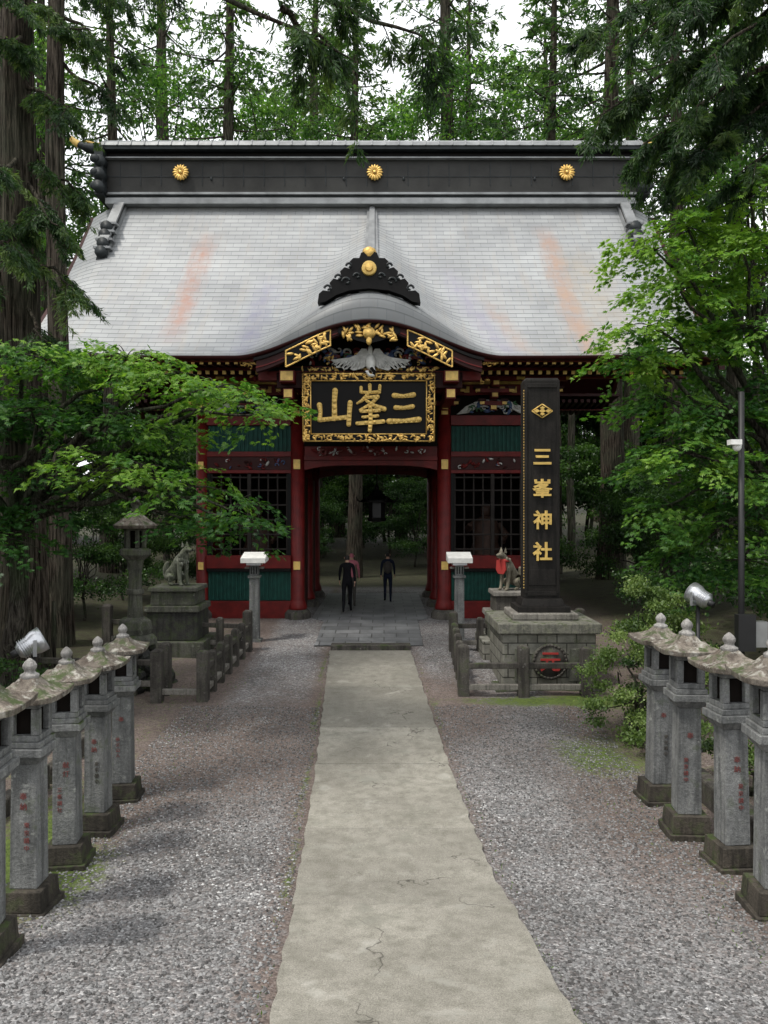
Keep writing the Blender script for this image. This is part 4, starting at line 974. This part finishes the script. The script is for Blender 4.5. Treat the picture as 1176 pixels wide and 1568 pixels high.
def blob_tree(name,h,pads,ts,nleaf,ls,mats,rt=.2,split=.35):
    pl=Plant();top=np.array([0,0,h*split]);V,Q=tube(taper((0,0,-.4),top,6,0,.15),np.linspace(rt,rt*.7,6),10,.04);pl.add(V,Q,0,.5)
    for (x,y,z,r,rz_) in pads:
        c=np.array([x,y,z]);V,Q=tube(taper(top,c,7,.1*np.linalg.norm(c-top),.3),np.linspace(rt*.5,rt*.07,7),6);pl.add(V,Q,0,.5)
        m_=int(nleaf*r*r);nc=max(6,int(r*r*14));cd=nrmz(rnd(nc));cc=cd*np.array([r,r,rz_])*rng.uniform(.45,1,(nc,1))
        w=rng.integers(0,nc,m_);p=c+cc[w]+rnd(m_,.16*r)*np.array([1.3,1.3,.6])
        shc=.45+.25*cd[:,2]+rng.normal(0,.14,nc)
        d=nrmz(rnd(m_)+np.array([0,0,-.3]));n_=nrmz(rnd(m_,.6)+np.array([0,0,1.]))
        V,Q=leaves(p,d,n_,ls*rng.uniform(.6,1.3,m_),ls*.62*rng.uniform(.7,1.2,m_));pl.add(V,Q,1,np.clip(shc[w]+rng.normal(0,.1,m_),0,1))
    return pl.mesh(name,mats)
def randpads(n,R_,z0,z1,r0,r1,seed):
    q=np.random.default_rng(seed);o=[]
    for i in range(n):
        a=q.uniform(0,6.28);rr=R_*q.random()**.6;z=q.uniform(z0,z1);rel=(z-z0)/(z1-z0);rr*=(1-.5*rel);r=q.uniform(r0,r1);o.append((rr*math.cos(a),rr*math.sin(a),z,r,r*.42))
    return o
BRO=[blob_tree('broadleaf_tree',24,randpads(22,5.2,9,26,1.0,1.8,s),0,230,.22,[M['bark2'],M['broad']],.2,.45) for s in (1,2)]
UND=[blob_tree('understory_tree',6,randpads(16,2.6,.6,6.5,.9,1.5,s),0,650,.15,[M['bark2'],M['under']],.08,.3) for s in (3,4)]
def inst(name,me,x,y,s=1.0,rz=None,parent=None,z=None):
    o=bpy.data.objects.new(name,me);o.location=(x,y,gz(x,y)-.1 if z is None else z);o.rotation_euler=(0,0,random.uniform(0,6.28) if rz is None else rz);o.scale=(s,s,s*random.uniform(.95,1.05));link(o,parent);return o
for k,(x,y,s) in enumerate([(-7.3,36,1),(-1.3,34,.95),(3.3,40,1.05),(4.9,44,1),(7.2,33.0,1.0),(-12.9,45,1.1),(-5.9,50,1),(7.8,50,1.1),(8.7,29.5,.9),(12.6,23,.95),(-11,31,1),(-13.5,22,.95),(-16,36,1),(15.5,34,1.05),(19,26,1),(-19,26,1),(1.2,54,1.1),(13.5,42,1),(-3.6,60,1.1),(9.8,26,.9),(-3.9,44,1.0),(10.9,52,1.1)]):
    inst('cedar_tree',CED[k%3],x,y,s)
for k,(x,y,s) in enumerate([(-5,38,.95),(2.5,38,.95),(9.5,39,1.0),(-11,39,1.0),(14.5,30,.85),(-15,30,.85),(-1.5,50,1.25),(7,56,1.4),(-9,54,1.3)]):
    inst('broadleaf_tree',BRO[k%2],x,y,s)
for k,(x,y,s) in enumerate([(-9.2,14.5,.6),(-10.5,19,.8),(-8.4,12,.45),(-7.6,19.5,.5),(-7.8,23,.5),(7.3,19.9,.5),(7.6,23,.6),(9.2,17,.8),(10.5,20,.9),(8.3,13.5,.6),(10.8,13,.8),(-7.0,26,.5),(8.5,26,.6),(-12,15,.9),(-9.5,31,1.0),(-6,33,.6),(-3.4,36,.6),(1.6,39,.7),(4.2,35.5,.7),(6.1,31,.7),(9.4,32,.9),(12.5,28,1.0),(13.5,20,1.0),(-13.5,26,1.1),(-4.6,43,1.1),(3.1,46,1.1),(-2.2,48,1.3),(7,40,1.1),(-8.5,41,1.1),(10.0,10.5,.6),(-9.8,9.8,.6),(.3,44,1.0)]):
    inst('understory_tree',UND[k%2],x,y,s)
df=empty('distant_forest');q=random.Random(11)
for k in range(90):
    a=q.uniform(-1.0,1.0)*2.2;d=q.uniform(62,115);x=d*math.sin(a);y=12+d*math.cos(a)
    inst('cedar',CED[k%3],x,y,q.uniform(.95,1.3),None,df);
    if k%2==0: inst('understory',UND[k%4//2],x*.8,12+(y-12)*.8,2.2,None,df)
for k in range(30):
    x=-34+2.3*k+q.uniform(-.8,.8);inst('understory',UND[k%2],x,52+q.uniform(-3,4),1.8,None,df)
def nearcedar(name,loc,h,r,branches,tl=.11,tw=.022,cs=None,nb=0,Lmax=3):
    pl=Plant();z=np.linspace(-.6,h,18);P=np.stack([.05*np.sin(z*.4),.05*np.cos(z*.3),z],-1);rad=r*(1-.6*np.clip(z/h,0,1));rad[0]*=1.5;rad[1]*=1.15
    V,Q=tube(P,rad,26,.07);pl.add(V,Q,0,.5)
    B=[(np.array(p0)-np.array(loc),np.array(p1)-np.array(loc),sg,dn) for p0,p1,sg,dn in branches]
    for i in range(nb):
        zz=cs+(h-cs)*i/nb;a=rng.uniform(0,6.28);L=rng.uniform(.6,1)*Lmax;B.append((np.array([0,0,zz]),np.array([math.cos(a)*L,math.sin(a)*L,zz-.35*L]),-.1,.8))
    for p0,p1,sg,dn in B:
        L=np.linalg.norm(p1-p0);pts=taper(p0,p1,10,sg,.15);V,Q=tube(pts,np.linspace(.03+.010*L,.010,10),7);pl.add(V,Q,0,.5)
        nsub=int(L*4.0*dn)
        for j in range(nsub):
            t=rng.uniform(.25,1);i=min(int(t*9),8);b0=pts[i]+(pts[i+1]-pts[i])*(t*9-i);dd=nrmz(pts[-1]-pts[0]);sd=np.cross(dd,[0,0,1.])*rng.choice([-1,1])
            e=b0+(dd*rng.uniform(.2,.7)+sd*rng.uniform(.3,.9)+np.array([0,0,-rng.uniform(.1,.75)]))*rng.uniform(.4,1.0)
            frond(pl,taper(b0,e,5,.05),16,.28,20,tl,tw,sh0=.58+rng.normal(0,.17),droop=.5,rad=.010)
    o=bpy.data.objects.new('cedar_tree',pl.mesh('near_cedar',[M['bark'],M['cedar']]));o.location=loc;link(o)
L0=(-6.65,14.0,gz(-6.65,14))
nearcedar('a',L0,24,.43,[((-6.6,14,z),(-6.6+dx,14+dy,z-dz),-.1,1.6) for z,dx,dy,dz in ((7.3,1.0,-1.2,1.0),(8.4,1.2,-.6,1.0),(9.0,.4,-1.6,1.2),(9.6,1.1,-1,1.3),(10.4,.9,.3,1),(11.4,1.2,-.8,1),(12.1,.5,-1.6,1),(12.9,1.5,-.5,1),(13.7,2.0,-.8,.8),(9,-1.8,-1,1),(11,-2,.5,1),(8,-1,-1.6,1.2),(12.8,.5,-2,1),(10.0,.2,-2,1.2),(14.8,2.4,.4,1))],cs=15,nb=9)
nearcedar('b',(-7.2,17,gz(-7.2,17)),26,.24,[((-7.2,17,z),(-7.2+dx,17+dy,z-.9),-.1,1.1) for z,dx,dy in ((13.5,1.3,.2),(14.5,1.5,-.3),(15.4,1.6,-.6),(16.4,1.8,0))],cs=16.5,nb=6)
nearcedar('c',(-5.4,8.2,gz(-5.4,8.2)),22,.33,[((-5.4,8.2,10.3),(-.35,9.2,8.85),.25,.14),((-2.0,8.9,9.75),(.7,9.6,9.25),.1,1.1),((-1.2,9,9.35),(-.4,9.8,9.0),.05,1.6),((-5.4,8.2,11),(-2.5,9.5,10.2),.2,.7)],cs=12.5,nb=5)
R0=(8.2,12.2,gz(8.2,12.2))
nearcedar('d',R0,24,.4,[((8.2,12.2,z),(x,y,z1),.15,d) for z,x,y,z1,d in ((11.5,3.9,11.6,9.0,1.9),(12.2,3.4,12.4,9.8,2.0),(12.8,3.8,11,10.4,1.8),(13.2,3.2,12.6,11.2,1.7),(12.5,4.4,10.4,9.6,1.9),(11,4.8,11.8,8.9,2.0),(10.4,5.4,11.5,8.6,1.9),(13.8,4.5,11.5,11.6,1.5),(11.8,5.0,13.3,9.4,2.0),(13,5.4,10.4,10.9,1.6),(11.2,4.2,12.6,9.3,1.9),(12.4,4.6,12.2,10.4,1.9))],cs=14,nb=6)
# maples
def maple(name,base,pads,fork,leafn=1250,ls=.08):
    pl=Plant();base=np.array(base,float);fork=np.array(fork,float)
    V,Q=tube(taper(base-[0,0,.3],fork,8,0,.25),np.linspace(.17,.12,8),10,.05);pl.add(V,Q,0,.5)
    for (x,y,z,r,br_) in pads:
        c=np.array([x,y,z-.12]);pts=taper(fork,c,9,.12*np.linalg.norm(c-fork),.3);V,Q=tube(pts,np.linspace(.07,.015,9),6);pl.add(V,Q,0,.5)
        ns=int(26*r*r)+8;a=rng.uniform(0,6.28,ns);rr=r*rng.random(ns)**.5
        sp=c+np.stack([np.cos(a)*rr,np.sin(a)*rr,.10-.38*rr**2/r+rng.normal(0,.10,ns)],-1)
        od=np.stack([np.cos(a),np.sin(a),-.30-.3*rr/r],-1)+rnd(ns,.25);od=nrmz(od);sd=nrmz(np.cross(od,[0,0,1.]))
        for q in range(0,ns,3):
            V,Q=tube(taper(c,sp[q],4,.04),np.linspace(.012,.004,4),4);pl.add(V,Q,0,.5)
        m_=max(int(leafn*r*r/ns),24)
        l_=rng.uniform(0,.55,(ns,m_));w_=rng.normal(0,.12,(ns,m_))*(1.2-l_)
        P=sp[:,None]+od[:,None]*l_[...,None]+sd[:,None]*w_[...,None]+rng.normal(0,.018,(ns,m_,3));P=P.reshape(-1,3)
        Dn=nrmz(np.repeat(od,m_,0)+np.repeat(sd,m_,0)*np.sign(w_.reshape(-1,1))*.5+rnd(ns*m_,.3));Nn=nrmz(rnd(ns*m_,.3)+np.array([0,0,1.])+np.repeat(od,m_,0)*.2)
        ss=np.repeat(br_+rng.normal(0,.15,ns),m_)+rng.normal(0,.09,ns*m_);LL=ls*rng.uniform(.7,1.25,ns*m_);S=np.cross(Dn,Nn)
        for an,f in ((-1.0,.78),(-.5,.95),(0,1.05),(.5,.95),(1.0,.78)):
            D2=Dn*math.cos(an)+S*math.sin(an);V,Q=leaves(P,D2,Nn,LL*f,LL*.30,.1);pl.add(V,Q,1,np.clip(ss,0,1))
    link(bpy.data.objects.new('maple_tree',pl.mesh('maple_tree',[M['bark2'],M['maple']])))
maple('l',(-6.3,13.0,gz(-6.3,13)),[(-5.8,12,6.05,1.0,.62),(-4.9,12.4,6.15,.9,.70),(-3.95,11.8,5.95,.85,.76),(-3.1,11.7,5.7,.75,.80),(-2.5,11.5,5.45,.6,.86),(-2.0,11.4,5.2,.45,.82),(-1.75,11.3,5.0,.3,.70),
 (-5.4,11.8,5.15,.9,.42),(-4.3,12.1,5.0,.8,.48),(-3.4,11.9,4.85,.5,.80),(-5.7,12.6,4.3,.9,.38),(-4.4,11.7,4.4,.7,.84),(-3.5,11.4,4.25,.65,.80),(-2.75,11.2,3.95,.6,.62),(-2.2,11.1,3.6,.45,.45),(-1.95,11.0,3.4,.28,.42),
 (-5.3,12.2,3.6,.6,.32),(-3.0,11.4,3.5,.45,.35),(-5.9,11.8,3.2,.7,.38),(-6.4,12.4,5.2,1.0,.42),(-6.6,11.7,3.6,.9,.34),(-5.9,13.6,5.5,1.1,.35),(-7.4,12,5.8,1.1,.5)],(-6.1,12.7,3.2),1400)
maple('r',(7.2,12.8,gz(7.2,12.8)),[(5.7,12,8.5,1.0,.88),(4.8,12.2,8.1,.85,.90),(4.25,12.1,7.7,.6,.84),(5.5,11.8,7.6,.95,.78),(4.6,12.0,7.05,.75,.82),(4.05,11.8,6.45,.6,.90),(3.85,11.7,5.9,.5,.82),(4.8,12.3,6.2,.9,.60),(5.8,11.8,6.4,1.0,.68),
 (4.5,12.4,5.4,.75,.52),(5.4,12.0,5.1,.95,.58),(4.7,12.0,4.5,.75,.78),(5.7,11.8,4.2,.95,.58),(4.6,12.4,3.7,.65,.48),(5.3,11.8,3.4,.8,.55),(5.9,12.6,2.8,.9,.42),(5.0,12.6,2.9,.6,.38),(6.6,12,7.6,1.1,.6),(6.8,11.8,5.6,1.1,.5),(6.7,12.2,4.0,1.0,.45),(5.4,13.6,6.9,1.0,.42),(5.2,13.4,4.6,1.0,.4)],(6.7,12.6,3.4),1700)
def shrub(name,x,y,pads,n=4200,ls=.05,mat='shrub'):
    o=bpy.data.objects.new(name,blob_tree(name,1.2,pads,0,n,ls,[M['bark2'],M[mat]],.05,.2));o.location=(x,y,gz(x,y));link(o)
shrub('azalea_shrub',3.85,11.6,[(0,0,1.5,.5,.45),(-.35,-.1,1.05,.5,.4),(.35,.1,1.1,.55,.4),(.05,.0,1.95,.42,.35),(-.5,-.2,.55,.45,.35),(.2,-.3,.55,.6,.4),(.55,.3,1.7,.5,.4),(.7,0,.9,.5,.4),(.2,.2,2.25,.35,.25),(-.1,-.4,.25,.5,.25),(.9,.2,1.35,.5,.4)],8500)
shrub('azalea_shrub',4.5,9.3,[(0,0,.5,.45,.35),(.4,.3,.8,.5,.4),(-.2,.6,.6,.4,.35),(.5,-.5,.5,.5,.35),(.6,1.0,.9,.5,.4)],6000)
shrub('azalea_shrub',4.6,7.0,[(0,0,.35,.35,.25),(.3,.5,.5,.4,.3),(.4,-.5,.45,.4,.3)],5000,.05,'under')
shrub('low_shrub',-5.2,11.3,[(0,0,.5,.5,.35),(-.6,.4,.8,.55,.4),(.3,.5,.4,.4,.3),(-.9,-.5,.6,.5,.4)],5000,.06,'under')
shrub('low_shrub',-5.6,8.6,[(0,0,.4,.5,.3),(-.6,.4,.7,.55,.4),(.1,-.8,.4,.4,.3)],5000,.06,'under')
shrub('low_shrub',5.1,14.8,[(0,0,.5,.5,.35),(.6,.4,.8,.6,.45),(.2,1.0,.6,.5,.4),(.9,-.6,.6,.5,.4)],5000,.07,'under')
# ------------------------------------------------------------ world, sun, camera
w=bpy.data.worlds.new("World");sc.world=w;w.use_nodes=True;T=NT(w.node_tree);bg=w.node_tree.nodes['Background']
EL,AZ=D2R(62),D2R(238)
sky=T.n('ShaderNodeTexSky',sky_type='NISHITA',sun_disc=False);sky.sun_elevation=EL;sky.sun_rotation=AZ;sky.dust_density=3
g=T.coord('Generated');cn=T.noise(T.mapping(g,(1,1,2.2)),2.0,5,.6)
cloud=T.mix(T.ramp(cn,[(.3,0),(.7,1)]),(9.8,10.0,10.3),(14,14,14))
c=T.mix(.85,sky.outputs[0],cloud);w.node_tree.links.new(c,bg.inputs[0]);bg.inputs[1].default_value=.15
sl=bpy.data.lights.new('sun','SUN');sl.energy=2.7;sl.angle=D2R(7);sl.color=(1,.95,.87)
so_=bpy.data.objects.new('sun',sl);d=Vector((math.sin(AZ)*math.cos(EL),math.cos(AZ)*math.cos(EL),math.sin(EL)));so_.rotation_euler=d.to_track_quat('Z','Y').to_euler();so_.location=(0,0,40);link(so_)
cam=bpy.data.cameras.new('camera');cam.sensor_fit='VERTICAL';cam.sensor_height=36;cam.sensor_width=27;cam.lens=36*1178/1568;cam.clip_end=1500;cam.clip_start=.1
co=bpy.data.objects.new('camera',cam);co.location=(0,0,3.46);co.rotation_euler=(math.pi/2,0,0);link(co);sc.camera=co
sc.view_settings.view_transform='Standard';sc.view_settings.look='None';sc.view_settings.exposure=0
print('faces',sum(len(m.polygons) for m in bpy.data.meshes))
